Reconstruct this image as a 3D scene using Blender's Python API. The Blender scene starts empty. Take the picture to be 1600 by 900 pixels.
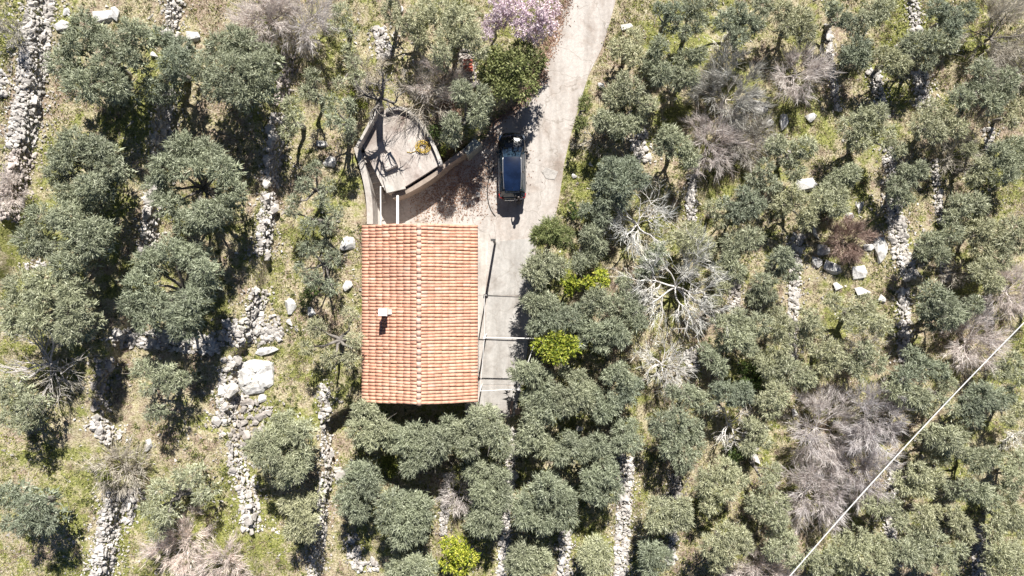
import bpy, bmesh, math, random
import numpy as np
from mathutils import Vector, Matrix

# ---------------------------------------------------------------- camera, world, sun
SC = bpy.context.scene
COL = SC.collection
CAM_H = 44.0            # metres above the yard
MPP = 0.0415            # metres per photo pixel at yard level
cam_d = bpy.data.cameras.new('camera'); cam = bpy.data.objects.new('camera', cam_d); COL.objects.link(cam)
cam.location = (0, 0, CAM_H); cam.rotation_euler = (0, 0, 0)
cam_d.sensor_fit = 'HORIZONTAL'; cam_d.sensor_width = 36.0
cam_d.lens = 18.0 * CAM_H / (800 * MPP)
cam_d.clip_start = 0.5; cam_d.clip_end = 3000
SC.camera = cam

SUN_EL = math.radians(45.0)
sd = Vector((0.17, 1.0, 0)).normalized()            # horizontal direction towards the sun
sun_dir = Vector((sd.x * math.cos(SUN_EL), sd.y * math.cos(SUN_EL), math.sin(SUN_EL)))
w = bpy.data.worlds.new("World"); SC.world = w; w.use_nodes = True
nt = w.node_tree
sky = nt.nodes.new('ShaderNodeTexSky'); sky.sky_type = 'NISHITA'; sky.sun_disc = False
sky.altitude = 1200; sky.air_density = 0.6; sky.dust_density = 0.2
sky.sun_elevation = SUN_EL; sky.sun_rotation = math.atan2(sd.x, sd.y)
bg = nt.nodes['Background']; bg.inputs['Strength'].default_value = 0.05
nt.links.new(sky.outputs[0], bg.inputs['Color'])
sl = bpy.data.lights.new('sun', 'SUN'); sl.energy = 5.0; sl.angle = math.radians(0.5); sl.color = (1.0, 0.965, 0.90)
so = bpy.data.objects.new('sun', sl); COL.objects.link(so)
so.rotation_euler = (-sun_dir).to_track_quat('-Z', 'Y').to_euler()
SC.view_settings.view_transform = 'Standard'; SC.view_settings.look = 'None'
SC.view_settings.exposure = 0.92; SC.view_settings.gamma = 1.0

R = np.random.default_rng(7)
random.seed(7)

# ---------------------------------------------------------------- materials
def newmat(name):
    m = bpy.data.materials.new(name); m.use_nodes = True
    return m, m.node_tree.nodes, m.node_tree.links, m.node_tree.nodes['Principled BSDF']

def ramp(nodes, links, fac, stops):
    r = nodes.new('ShaderNodeValToRGB')
    e = r.color_ramp.elements
    while len(e) < len(stops): e.new(0.5)
    for i, (p, c) in enumerate(stops):
        e[i].position = p; e[i].color = (*c, 1)
    links.new(fac, r.inputs[0]); return r.outputs[0]

def noise(nodes, links, vec, scale, detail=4, rough=0.6, dist=0.0):
    n = nodes.new('ShaderNodeTexNoise'); n.inputs['Scale'].default_value = scale
    n.inputs['Detail'].default_value = detail; n.inputs['Roughness'].default_value = rough
    n.inputs['Distortion'].default_value = dist
    links.new(vec, n.inputs['Vector']); return n.outputs['Fac']

def mix(nodes, links, fac, a, b, mode='MIX'):
    n = nodes.new('ShaderNodeMix'); n.data_type = 'RGBA'; n.blend_type = mode
    if isinstance(fac, (int, float)): n.inputs[0].default_value = fac
    else: links.new(fac, n.inputs[0])
    for v, s in ((a, n.inputs[6]), (b, n.inputs[7])):
        if isinstance(v, tuple): s.default_value = (*v, 1)
        else: links.new(v, s)
    return n.outputs[2]

def geo_pos(nodes):
    return nodes.new('ShaderNodeNewGeometry').outputs['Position']

def bump(nodes, links, bsdf, h, strength, dist):
    b = nodes.new('ShaderNodeBump'); b.inputs['Strength'].default_value = strength; b.inputs['Distance'].default_value = dist
    links.new(h, b.inputs['Height']); links.new(b.outputs[0], bsdf.inputs['Normal'])

def leafmat(name, stops, patch=0.6, pscale=0.35, rough=0.6, trans=0.0):
    """per-leaf random tint with a slow drift over the ground plan"""
    m, N, L, B = newmat(name)
    g = N.new('ShaderNodeNewGeometry')
    c = ramp(N, L, g.outputs['Random Per Island'], stops)
    nf = noise(N, L, g.outputs['Position'], pscale, 2)
    c2 = ramp(N, L, nf, [(0.3, tuple(patch for _ in range(3))), (0.7, (1.15, 1.15, 1.1))])
    oi = N.new('ShaderNodeObjectInfo')
    c3 = ramp(N, L, oi.outputs['Random'], [(0.0, (0.80, 0.84, 0.84)), (0.35, (1.02, 1.0, 0.92)), (0.65, (0.90, 0.93, 0.90)), (1.0, (1.16, 1.12, 1.02))])
    col = mix(N, L, 1.0, c, c2, 'MULTIPLY'); col = mix(N, L, 1.0, col, c3, 'MULTIPLY')
    L.new(col, B.inputs['Base Color'])
    B.inputs['Roughness'].default_value = rough
    B.inputs['Specular IOR Level'].default_value = 0.35
    if trans:
        t = N.new('ShaderNodeBsdfTranslucent'); L.new(col, t.inputs['Color'])
        ms = N.new('ShaderNodeMixShader'); ms.inputs[0].default_value = trans
        L.new(B.outputs[0], ms.inputs[1]); L.new(t.outputs[0], ms.inputs[2])
        L.new(ms.outputs[0], N['Material Output'].inputs['Surface'])
    return m

def rockmat(name, a, b, dirt, scale=3.0, rnd=True):
    m, N, L, B = newmat(name)
    p = geo_pos(N)
    f = noise(N, L, p, scale, 6, 0.65)
    c = ramp(N, L, f, [(0.32, dirt), (0.45, a), (0.68, b)])
    if rnd:
        oi = N.new('ShaderNodeObjectInfo')
        g = N.new('ShaderNodeNewGeometry')
        ad = N.new('ShaderNodeMath'); ad.operation = 'ADD'
        L.new(oi.outputs['Random'], ad.inputs[0]); L.new(g.outputs['Random Per Island'], ad.inputs[1])
        fr = N.new('ShaderNodeMath'); fr.operation = 'FRACT'; L.new(ad.outputs[0], fr.inputs[0])
        c2 = ramp(N, L, fr.outputs[0], [(0.0, (0.62, 0.60, 0.58)), (0.5, (0.95, 0.92, 0.9)), (1.0, (1.1, 1.08, 1.05))])
        c = mix(N, L, 1.0, c, c2, 'MULTIPLY')
    L.new(c, B.inputs['Base Color']); B.inputs['Roughness'].default_value = 0.9
    f2 = noise(N, L, p, scale * 5, 5, 0.7)
    bump(N, L, B, f2, 0.6, 0.06)
    return m

def plain(name, col, rough=0.6, metal=0.0, var=0.12, scale=4.0, bmp=0.0, coat=0.0):
    m, N, L, B = newmat(name)
    tc = N.new('ShaderNodeTexCoord')
    f = noise(N, L, tc.outputs['Object'], scale, 5, 0.6)
    lo = tuple(c * (1 - var) for c in col); hi = tuple(min(1, c * (1 + var)) for c in col)
    L.new(ramp(N, L, f, [(0.3, lo), (0.7, hi)]), B.inputs['Base Color'])
    B.inputs['Roughness'].default_value = rough; B.inputs['Metallic'].default_value = metal
    if coat: B.inputs['Coat Weight'].default_value = coat; B.inputs['Coat Roughness'].default_value = 0.05
    if bmp: bump(N, L, B, f, bmp, 0.02)
    return m

M = {}
M['olive'] = leafmat('olive_leaves', [(0.0, (0.13, 0.145, 0.092)), (0.45, (0.265, 0.285, 0.196)), (0.8, (0.375, 0.398, 0.292)), (1.0, (0.52, 0.535, 0.43))], patch=0.80, trans=0.04)
M['olive_pale'] = leafmat('pale_olive_leaves', [(0.0, (0.175, 0.182, 0.108)), (0.45, (0.345, 0.35, 0.228)), (0.8, (0.46, 0.462, 0.325)), (1.0, (0.59, 0.585, 0.46))], patch=0.84, trans=0.04)
M['olive_green'] = leafmat('green_leaves', [(0.0, (0.085, 0.105, 0.035)), (0.5, (0.18, 0.205, 0.075)), (1.0, (0.32, 0.34, 0.16))], trans=0.12)
M['citrus'] = leafmat('citrus_leaves', [(0.0, (0.08, 0.13, 0.02)), (0.35, (0.24, 0.29, 0.03)), (0.8, (0.44, 0.46, 0.06)), (1.0, (0.60, 0.58, 0.15))], patch=0.8, trans=0.2)
M['dark_leaf'] = leafmat('dark_shrub_leaves', [(0.0, (0.04, 0.07, 0.02)), (0.6, (0.10, 0.15, 0.04)), (1.0, (0.20, 0.25, 0.07))], trans=0.15)
M['blossom'] = leafmat('blossom_petals', [(0.0, (0.40, 0.31, 0.41)), (0.5, (0.63, 0.53, 0.645)), (1.0, (0.85, 0.77, 0.86))], patch=0.9, trans=0.3)
M['red_leaf'] = leafmat('dry_red_leaves', [(0.0, (0.16, 0.08, 0.06)), (0.5, (0.28, 0.17, 0.13)), (1.0, (0.42, 0.30, 0.24))], patch=0.8)
M['grass'] = leafmat('grass_blades', [(0.0, (0.12, 0.14, 0.038)), (0.30, (0.27, 0.275, 0.085)), (0.55, (0.46, 0.42, 0.21)), (0.8, (0.58, 0.51, 0.34)), (1.0, (0.70, 0.64, 0.50))], patch=0.7, pscale=0.5, trans=0.15)
M['weed'] = leafmat('green_weeds', [(0.0, (0.10, 0.13, 0.022)), (0.5, (0.24, 0.275, 0.055)), (1.0, (0.42, 0.43, 0.12))], patch=0.85, trans=0.25)
M['bark'] = plain('olive_bark', (0.20, 0.18, 0.16), 0.9, var=0.4, scale=6, bmp=0.6)
M['pale_bark'] = plain('pale_bark', (0.66, 0.63, 0.60), 0.85, var=0.15, scale=5)
M['grey_bark'] = plain('grey_bark', (0.48, 0.445, 0.42), 0.85, var=0.25, scale=5)
M['pink_twig'] = leafmat('pinkish_twigs', [(0.0, (0.42, 0.365, 0.385)), (0.5, (0.70, 0.63, 0.65)), (1.0, (0.87, 0.82, 0.84))], patch=0.9, trans=0.35)
M['grey_twig'] = leafmat('grey_twigs', [(0.0, (0.27, 0.24, 0.225)), (0.5, (0.50, 0.46, 0.43)), (1.0, (0.72, 0.68, 0.64))], patch=0.85, trans=0.2)
M['white_twig'] = leafmat('white_twigs', [(0.0, (0.52, 0.49, 0.47)), (0.5, (0.66, 0.63, 0.61)), (1.0, (0.78, 0.75, 0.73))], patch=0.95)
M['red_twig'] = leafmat('reddish_twigs', [(0.0, (0.18, 0.12, 0.105)), (0.5, (0.34, 0.24, 0.22)), (1.0, (0.52, 0.41, 0.38))], patch=0.85, trans=0.2)
M['stone'] = rockmat('limestone', (0.49, 0.47, 0.45), (0.70, 0.675, 0.645), (0.28, 0.25, 0.225))
M['rubble'] = rockmat('rubble_stone', (0.37, 0.345, 0.325), (0.56, 0.525, 0.495), (0.25, 0.22, 0.20), 2.0)
M['pinkrubble'] = rockmat('pinkish_rubble', (0.46, 0.41, 0.385), (0.66, 0.60, 0.57), (0.28, 0.225, 0.20), 2.0)

def groundmat():
    m, N, L, B = newmat('terrace_ground')
    p = geo_pos(N)
    big = noise(N, L, p, 0.22, 4, 0.6, 0.4)
    mid = noise(N, L, p, 1.3, 5, 0.65)
    fine = noise(N, L, p, 9.0, 5, 0.75)
    green = ramp(N, L, fine, [(0.30, (0.05, 0.065, 0.016)), (0.5, (0.235, 0.245, 0.065)), (0.70, (0.50, 0.475, 0.20))])
    straw = ramp(N, L, fine, [(0.30, (0.13, 0.10, 0.055)), (0.5, (0.42, 0.36, 0.22)), (0.70, (0.68, 0.62, 0.47))])
    dirt = ramp(N, L, fine, [(0.30, (0.10, 0.068, 0.045)), (0.5, (0.32, 0.24, 0.17)), (0.70, (0.62, 0.53, 0.43))])
    ad = N.new('ShaderNodeMath'); ad.operation = 'ADD'; L.new(big, ad.inputs[0]); L.new(mid, ad.inputs[1])
    f1 = ramp(N, L, ad.outputs[0], [(0.0, (0, 0, 0)), (0.5, (0, 0, 0)), (0.53, (1, 1, 1))])
    hf = N.new('ShaderNodeMath'); hf.operation = 'MULTIPLY'; hf.inputs[1].default_value = 0.5; L.new(ad.outputs[0], hf.inputs[0])
    fA = ramp(N, L, hf.outputs[0], [(0.45, (0, 0, 0)), (0.51, (1, 1, 1))])
    fB = ramp(N, L, hf.outputs[0], [(0.53, (0, 0, 0)), (0.59, (1, 1, 1))])
    c = mix(N, L, fA, green, straw)
    c = mix(N, L, fB, c, dirt)
    peb = N.new('ShaderNodeTexVoronoi'); peb.inputs['Scale'].default_value = 5.5; L.new(p, peb.inputs['Vector'])
    pm = ramp(N, L, peb.outputs['Distance'], [(0.10, (1, 1, 1)), (0.22, (0, 0, 0))])
    pn = noise(N, L, p, 0.55, 3)
    pm2 = ramp(N, L, pn, [(0.50, (0, 0, 0)), (0.62, (1, 1, 1))])
    pf = mix(N, L, 1.0, pm, pm2, 'MULTIPLY')
    c = mix(N, L, pf, c, (0.66, 0.63, 0.59))
    L.new(c, B.inputs['Base Color']); B.inputs['Roughness'].default_value = 0.95
    bump(N, L, B, fine, 0.9, 0.12)
    return m
M['ground'] = groundmat()

def concmat(name, a, b, stain, sscale=0.6, amt=0.55, crack=0.0):
    m, N, L, B = newmat(name)
    p = geo_pos(N)
    fine = noise(N, L, p, 22, 4, 0.8)
    base = ramp(N, L, fine, [(0.3, a), (0.7, b)])
    st = noise(N, L, p, sscale, 6, 0.65, 0.6)
    sf = ramp(N, L, st, [(0.46, (0, 0, 0)), (0.68, (amt, amt, amt))])
    c = mix(N, L, sf, base, stain)
    sp = noise(N, L, p, 5.0, 5, 0.75)
    c2 = ramp(N, L, sp, [(0.3, (0.80, 0.80, 0.80)), (0.65, (1.06, 1.05, 1.04))])
    c = mix(N, L, 1.0, c, c2, 'MULTIPLY')
    mp = N.new('ShaderNodeMapping'); mp.inputs['Scale'].default_value = (1.6, 0.16, 1); L.new(p, mp.inputs['Vector'])
    tr = noise(N, L, mp.outputs[0], 1.0, 5, 0.6, 0.3)
    c = mix(N, L, 1.0, c, ramp(N, L, tr, [(0.35, (0.82, 0.81, 0.80)), (0.6, (1.04, 1.04, 1.04))]), 'MULTIPLY')
    if crack:
        nn = N.new('ShaderNodeTexNoise'); nn.inputs['Scale'].default_value = 1.5; L.new(p, nn.inputs['Vector'])
        vv = N.new('ShaderNodeVectorMath'); vv.operation = 'MULTIPLY_ADD'; L.new(nn.outputs['Color'], vv.inputs[0]); vv.inputs[1].default_value = (.9, .9, .9); L.new(p, vv.inputs[2])
        vo = N.new('ShaderNodeTexVoronoi'); vo.feature = 'DISTANCE_TO_EDGE'; vo.inputs['Scale'].default_value = 0.33; L.new(vv.outputs[0], vo.inputs['Vector'])
        cr = ramp(N, L, vo.outputs['Distance'], [(0.0, (crack, crack, crack)), (0.012, (0, 0, 0))])
        c = mix(N, L, cr, c, (0.20, 0.17, 0.14))
    L.new(c, B.inputs['Base Color']); B.inputs['Roughness'].default_value = 0.9
    bump(N, L, B, fine, 0.3, 0.02)
    return m
M['drive'] = concmat('driveway_concrete', (0.39, 0.355, 0.33), (0.56, 0.52, 0.485), (0.27, 0.205, 0.165), 0.42, 0.75, 0.6)
M['slab'] = concmat('grey_path_concrete', (0.36, 0.345, 0.33), (0.50, 0.48, 0.455), (0.28, 0.25, 0.225), 0.7, 0.7, 0.4)
M['conc'] = concmat('pale_concrete', (0.46, 0.43, 0.40), (0.60, 0.57, 0.53), (0.34, 0.28, 0.24), 0.8)
M['conc_leaf'] = concmat('littered_concrete', (0.42, 0.375, 0.345), (0.60, 0.55, 0.51), (0.19, 0.135, 0.115), 0.42, 1.0)
M['wallbrown'] = concmat('brown_render', (0.30, 0.24, 0.20), (0.40, 0.33, 0.28), (0.20, 0.17, 0.13), 0.9)
M['plaster'] = concmat('house_plaster', (0.50, 0.43, 0.38), (0.60, 0.53, 0.47), (0.36, 0.30, 0.26), 0.8)
M['whitestone'] = rockmat('white_rock', (0.52, 0.505, 0.485), (0.74, 0.725, 0.70), (0.28, 0.26, 0.24), 2.6, rnd=False)

def tilemat(name, stops):
    m, N, L, B = newmat(name)
    oi = N.new('ShaderNodeObjectInfo'); g = N.new('ShaderNodeNewGeometry')
    ad = N.new('ShaderNodeMath'); ad.operation = 'ADD'
    L.new(oi.outputs['Random'], ad.inputs[0]); L.new(g.outputs['Random Per Island'], ad.inputs[1])
    fr = N.new('ShaderNodeMath'); fr.operation = 'FRACT'; L.new(ad.outputs[0], fr.inputs[0])
    c = ramp(N, L, fr.outputs[0], stops)
    p = geo_pos(N)
    f = noise(N, L, p, 6, 6, 0.7)
    c2 = ramp(N, L, f, [(0.28, (0.72, 0.70, 0.68)), (0.6, (1.05, 1.05, 1.05))])
    c = mix(N, L, 1.0, c, c2, 'MULTIPLY')
    f3 = noise(N, L, p, 0.45, 4, 0.6)
    c3 = ramp(N, L, f3, [(0.36, (0.91, 0.90, 0.90)), (0.62, (1.05, 1.04, 1.0))])
    c = mix(N, L, 1.0, c, c3, 'MULTIPLY')
    L.new(c, B.inputs['Base Color']); B.inputs['Roughness'].default_value = 0.85
    return m
M['tile'] = tilemat('terracotta_tile', [(0.0, (0.60, 0.315, 0.22)), (0.3, (0.645, 0.355, 0.25)), (0.9, (0.685, 0.40, 0.295)), (1.0, (0.64, 0.46, 0.36))])
M['tile_r'] = tilemat('sunnier_terracotta_tile', [(0.0, (0.625, 0.33, 0.228)), (0.3, (0.665, 0.368, 0.258)), (0.9, (0.705, 0.415, 0.302)), (1.0, (0.65, 0.47, 0.37))])  # right slope: its stronger sun is put into a lighter tile colour
M['ridge'] = tilemat('pale_ridge_tile', [(0.0, (0.62, 0.38, 0.29)), (0.5, (0.66, 0.425, 0.335)), (1.0, (0.70, 0.47, 0.385))])
M['pan'] = plain('pan_tile', (0.34, 0.115, 0.075), 0.9, var=0.2, scale=5)  # kept dark so the shade between cover rows sits in the colour
M['white'] = plain('white_paint', (0.80, 0.79, 0.77), 0.5, var=0.05)
M['whitemetal'] = plain('white_pipe', (0.72, 0.70, 0.67), 0.5, var=0.1)
M['darkmetal'] = plain('dark_metal', (0.06, 0.058, 0.055), 0.6, var=0.3)
M['carpaint'] = plain('black_car_paint', (0.008, 0.010, 0.014), 0.22, var=0.1, coat=0.7)
M['carroof'] = plain('blue_roof_glass', (0.006, 0.013, 0.036), 0.2, var=0.6, scale=1.2, coat=0.4)
M['glass'] = plain('car_glass', (0.018, 0.034, 0.052), 0.08, var=0.4, scale=5, coat=0.8)
M['chrome'] = plain('bright_rail', (0.75, 0.76, 0.78), 0.25, metal=0.9, var=0.05)
M['tyre'] = plain('tyre_rubber', (0.02, 0.02, 0.02), 0.9)
M['red'] = plain('red_lamp', (0.35, 0.02, 0.02), 0.2, coat=0.8)
M['lampglass'] = plain('headlamp_glass', (0.62, 0.66, 0.70), 0.15, metal=0.3, coat=0.8)
M['yellow'] = plain('yellow_hose', (0.62, 0.44, 0.07), 0.6, var=0.3)
M['undergrowth'] = leafmat('undergrowth_leaves', [(0.0, (0.05, 0.065, 0.02)), (0.4, (0.13, 0.15, 0.045)), (0.75, (0.27, 0.26, 0.10)), (1.0, (0.42, 0.36, 0.20))], patch=0.8, trans=0.2)
M['brick'] = plain('red_brick', (0.42, 0.11, 0.07), 0.9, var=0.3)
M['greybox'] = concmat('mossy_concrete', (0.33, 0.35, 0.32), (0.46, 0.47, 0.43), (0.22, 0.25, 0.19), 2.0)
M['wood'] = plain('pinkish_wood', (0.50, 0.34, 0.27), 0.8, var=0.2)
M['shutter'] = plain('brown_shutter', (0.10, 0.06, 0.04), 0.7)
M['black'] = plain('black_plastic', (0.015, 0.015, 0.015), 0.6)
M['jacket'] = plain('dark_jacket', (0.02, 0.02, 0.026), 0.85, var=0.3)
M['trousers'] = plain('dark_trousers', (0.03, 0.032, 0.045), 0.85, var=0.3)
M['skin'] = plain('skin', (0.50, 0.32, 0.24), 0.6, var=0.08)
M['hair'] = plain('dark_hair', (0.018, 0.012, 0.01), 0.6, var=0.3)
M['cable'] = plain('pale_cable', (0.66, 0.65, 0.63), 0.5, var=0.04)

# ---------------------------------------------------------------- object helpers
def tag(o, label=None, cat=None, group=None, kind=None):
    if label: o['label'] = label
    if cat: o['category'] = cat
    if group: o['group'] = group
    if kind: o['kind'] = kind
    return o

def empty(name, loc, rz=0.0, **kw):
    o = bpy.data.objects.new(name, None); COL.objects.link(o)
    o.location = loc; o.rotation_euler = (0, 0, rz); o.empty_display_size = 0.2
    return tag(o, **kw)

def mesh_np(name, V, F, mat, smooth=False):
    """V (n,3); F (m,k) all faces of one size, or a list of such arrays"""
    V = np.ascontiguousarray(V, dtype=np.float32)
    Fs = F if isinstance(F, list) else [F]
    Fs = [np.asarray(f, dtype=np.int32) for f in Fs if len(f)]
    me = bpy.data.meshes.new(name)
    me.vertices.add(len(V)); me.vertices.foreach_set('co', V.ravel())
    loops = np.concatenate([f.ravel() for f in Fs])
    tot = np.concatenate([np.full(len(f), f.shape[1], dtype=np.int32) for f in Fs])
    st = np.concatenate([[0], np.cumsum(tot)[:-1]]).astype(np.int32)
    me.loops.add(len(loops)); me.loops.foreach_set('vertex_index', loops)
    me.polygons.add(len(tot)); me.polygons.foreach_set('loop_start', st); me.polygons.foreach_set('loop_total', tot)
    me.polygons.foreach_set('use_smooth', np.full(len(tot), bool(smooth), dtype=bool))
    me.update(calc_edges=True)
    if mat is not None: me.materials.append(mat)
    return me

def obj(name, me, parent=None, loc=(0, 0, 0), rot=(0, 0, 0), scale=(1, 1, 1), **kw):
    o = bpy.data.objects.new(name, me); COL.objects.link(o)
    if parent is not None: o.parent = parent
    o.location = loc; o.rotation_euler = rot; o.scale = scale
    return tag(o, **kw)

class MB:
    """collects simple solids into one mesh"""
    def __init__(s): s.V = []; s.Q = []; s.T = []; s.n = 0
    def add(s, V, Q=(), T=()):
        V = np.asarray(V, float)
        s.V.append(V)
        if len(Q): s.Q.append(np.asarray(Q, int).reshape(-1, 4) + s.n)
        if len(T): s.T.append(np.asarray(T, int).reshape(-1, 3) + s.n)
        s.n += len(V)
    def box(s, x0, x1, y0, y1, z0, z1, mat=None):
        V = np.array([(x, y, z) for z in (z0, z1) for y in (y0, y1) for x in (x0, x1)], float)
        if mat is not None: V = np.array([tuple(mat @ Vector(v)) for v in V])
        s.add(V, [(0, 2, 3, 1), (4, 5, 7, 6), (0, 1, 5, 4), (2, 6, 7, 3), (0, 4, 6, 2), (1, 3, 7, 5)])
    def prism(s, poly, z0, z1):
        """convex or mildly concave outline, ear-cut through bmesh-free fan of triangles by mathutils"""
        from mathutils.geometry import tessellate_polygon
        n = len(poly)
        zz0 = z0 if hasattr(z0, '__len__') else [z0] * n
        zz1 = z1 if hasattr(z1, '__len__') else [z1] * n
        V = [(x, y, zz0[i]) for i, (x, y) in enumerate(poly)] + [(x, y, zz1[i]) for i, (x, y) in enumerate(poly)]
        area = sum(poly[i][0] * poly[(i + 1) % n][1] - poly[(i + 1) % n][0] * poly[i][1] for i in range(n))
        tr = tessellate_polygon([[Vector((x, y, 0)) for x, y in poly]])
        T = []
        for a, b, c in tr:
            cr = (poly[b][0]-poly[a][0])*(poly[c][1]-poly[a][1])-(poly[b][1]-poly[a][1])*(poly[c][0]-poly[a][0])
            if cr < 0: b, c = c, b
            T.append((a + n, b + n, c + n)); T.append((a, c, b))
        Q = []
        for i in range(n):
            j = (i + 1) % n
            Q.append((i, j, j + n, i + n) if area > 0 else (j, i, i + n, j + n))
        s.add(V, Q, T)
    def tube(s, pts, rads, k=6, caps=True):
        pts = [np.asarray(p, float) for p in pts]
        if not hasattr(rads, '__len__'): rads = [rads] * len(pts)
        V = []; n = len(pts)
        for i, p in enumerate(pts):
            d = pts[min(i + 1, n - 1)] - pts[max(i - 1, 0)]
            d = d / (np.linalg.norm(d) + 1e-9)
            a = np.cross(d, (0, 0, 1.0) if abs(d[2]) < 0.9 else (1.0, 0, 0)); a /= np.linalg.norm(a)
            b = np.cross(d, a)
            for j in range(k):
                t = 2 * math.pi * j / k
                V.append(p + rads[i] * (math.cos(t) * a + math.sin(t) * b))
        Q = [(i*k+j, i*k+(j+1) % k, (i+1)*k+(j+1) % k, (i+1)*k+j) for i in range(n-1) for j in range(k)]
        T = []
        if caps:
            V.append(pts[0]); V.append(pts[-1]); c0 = n * k; c1 = c0 + 1
            for j in range(k):
                T.append((c0, (j+1) % k, j)); T.append((c1, (n-1)*k+j, (n-1)*k+(j+1) % k))
        s.add(V, Q, T)
    def mesh(s, name, mat, smooth=False):
        F = []
        if s.Q: F.append(np.concatenate(s.Q))
        if s.T: F.append(np.concatenate(s.T))
        return mesh_np(name, np.concatenate(s.V), F, mat, smooth)
    def build(s, name, mat, parent=None, smooth=False, **kw):
        return obj(name, s.mesh(name, mat, smooth), parent, **kw)

# ---------------------------------------------------------------- terrain
def p0(px, py, z=0.0):
    s = MPP * (CAM_H - z) / CAM_H
    return ((px - 800) * s, (450 - py) * s)

def lattice(seed, n=256):
    return np.random.default_rng(seed).random((n, n))
_lat = {}
def vnoise(x, y, scale, seed):
    if seed not in _lat: _lat[seed] = lattice(seed)
    g = _lat[seed]; n = g.shape[0]
    u = np.asarray(x) * scale + 100.3; v = np.asarray(y) * scale + 77.7
    i = np.floor(u).astype(int); j = np.floor(v).astype(int)
    fu = u - i; fv = v - j; fu = fu*fu*(3-2*fu); fv = fv*fv*(3-2*fv)
    i0 = i % n; i1 = (i + 1) % n; j0 = j % n; j1 = (j + 1) % n
    return (g[i0, j0]*(1-fu)+g[i1, j0]*fu)*(1-fv)+(g[i0, j1]*(1-fu)+g[i1, j1]*fu)*fv

def sstep(t):
    t = np.clip(t, 0, 1); return t*t*(3-2*t)

# terrace edges, photo pixels; the ground climbs to the left and falls to the right of the yard
LEFT = [
    (1.5, [(600, -200), (591, 0), (590, 165), (556, 228), (573, 290), (578, 350), (572, 362), (572, 628), (540, 640), (508, 660), (514, 735), (503, 790), (495, 900), (490, 1100)]),
    (1.1, [(468, -200), (458, 60), (447, 110), (434, 190), (425, 290), (415, 395), (400, 460), (384, 530), (366, 560), (362, 640), (372, 720), (392, 790), (400, 900), (400, 1100)]),
    (1.1, [(275, -200), (271, 0), (262, 120), (245, 245), (230, 400), (195, 520), (160, 600), (172, 690), (182, 760), (166, 900), (160, 1100)]),
    (0.9, [(70, -200), (66, 0), (60, 80), (48, 190), (36, 260), (22, 330), (5, 420), (-40, 600), (-60, 1100)]),
]
RIGHT = [
    (0.9, [(1060, -200), (968, 0), (948, 75), (926, 120), (911, 165), (897, 215), (886, 270), (880, 300), (850, 352), (843, 420), (838, 520), (824, 600), (806, 650), (798, 740), (786, 900), (780, 1100)]),
    (0.8, [(1012, -200), (1008, 0), (1002, 230), (1003, 450), (992, 640), (986, 720), (976, 900), (970, 1100)]),
    (0.7, [(1105, -200), (1100, 0), (1085, 270), (1082, 400), (1070, 620), (1060, 740), (1050, 880), (1045, 1100)]),
    (0.7, [(1180, -200), (1195, 0), (1225, 200), (1248, 370), (1245, 500), (1238, 640), (1225, 760), (1228, 1100)]),
    (0.6, [(1290, -200), (1294, 40), (1303, 130), (1312, 170), (1318, 280), (1330, 420), (1322, 600), (1318, 760), (1310, 1100)]),
    (0.7, [(1355, -200), (1367, 60), (1387, 180), (1400, 290), (1414, 380), (1424, 440), (1414, 520), (1412, 600), (1402, 740), (1398, 850), (1395, 1100)]),
    (0.6, [(1425, -200), (1434, 20), (1447, 150), (1464, 280), (1474, 340), (1480, 430), (1490, 600), (1500, 760), (1505, 1100)]),
    (0.6, [(1530, -200), (1528, 100), (1542, 220), (1552, 400), (1545, 600), (1540, 760), (1532, 900), (1530, 1100)]),
]
def conv(lines, sign):
    out = []; z = 0.0
    for st, pts in lines:
        za = z; z += sign * st; zm = (za + z) / 2
        w_ = np.array([p0(x, y, zm) for x, y in pts]); o = np.argsort(w_[:, 1])
        out.append((st, w_[o, 1], w_[o, 0]))
    return out
LW = conv(LEFT, 1); RW = conv(RIGHT, -1)

DRIVE = [(966, -260), (965, -20), (962, 0), (952, 38), (941, 74), (919, 119), (905, 165), (891, 214), (881, 258), (876, 296), (868, 340),
         (846, 350), (839, 362), (836, 420), (830, 480), (822, 540), (814, 600), (800, 652), (746, 655), (741, 640), (741, 362), (590, 360), (584, 340), (597, 300),
         (640, 300), (690, 262), (737, 232), (760, 214), (772, 190), (800, 172), (826, 148), (838, 122), (852, 90), (868, 48), (884, 0), (890, -20), (893, -260)]
DRIVE_W = np.array([p0(*p) for p in DRIVE])
NW = np.array([p0(*p) for p in [(560, 240), (640, 246), (690, 247), (735, 224), (765, 206), (1000, 206)]])     # yard wall below the wooded bank
NX = np.array([p0(*p) for p in [(766, 210), (772, 190), (800, 172), (826, 148), (838, 122), (852, 90), (868, 48), (884, 0), (893, -260)]])
NX = NX[np.argsort(NX[:, 1])]

def pip(poly, x, y):
    x = np.asarray(x); y = np.asarray(y); ins = np.zeros(x.shape, bool); n = len(poly)
    for i in range(n):
        x1, y1 = poly[i]; x2, y2 = poly[(i+1) % n]
        if y1 == y2: continue
        c = ((y1 > y) != (y2 > y)) & (x < (x2-x1)*(y-y1)/(y2-y1)+x1)
        ins ^= c
    return ins

def pdist(poly, x, y):
    x = np.asarray(x); d = np.full(x.shape, 1e9); n = len(poly)
    for i in range(n):
        a = poly[i]; b = poly[(i+1) % n]; ab = (b[0]-a[0], b[1]-a[1]); L2 = ab[0]**2+ab[1]**2+1e-12
        t = np.clip(((x-a[0])*ab[0]+(y-a[1])*ab[1])/L2, 0, 1)
        d = np.minimum(d, np.hypot(x-a[0]-t*ab[0], y-a[1]-t*ab[1]))
    return d

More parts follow.
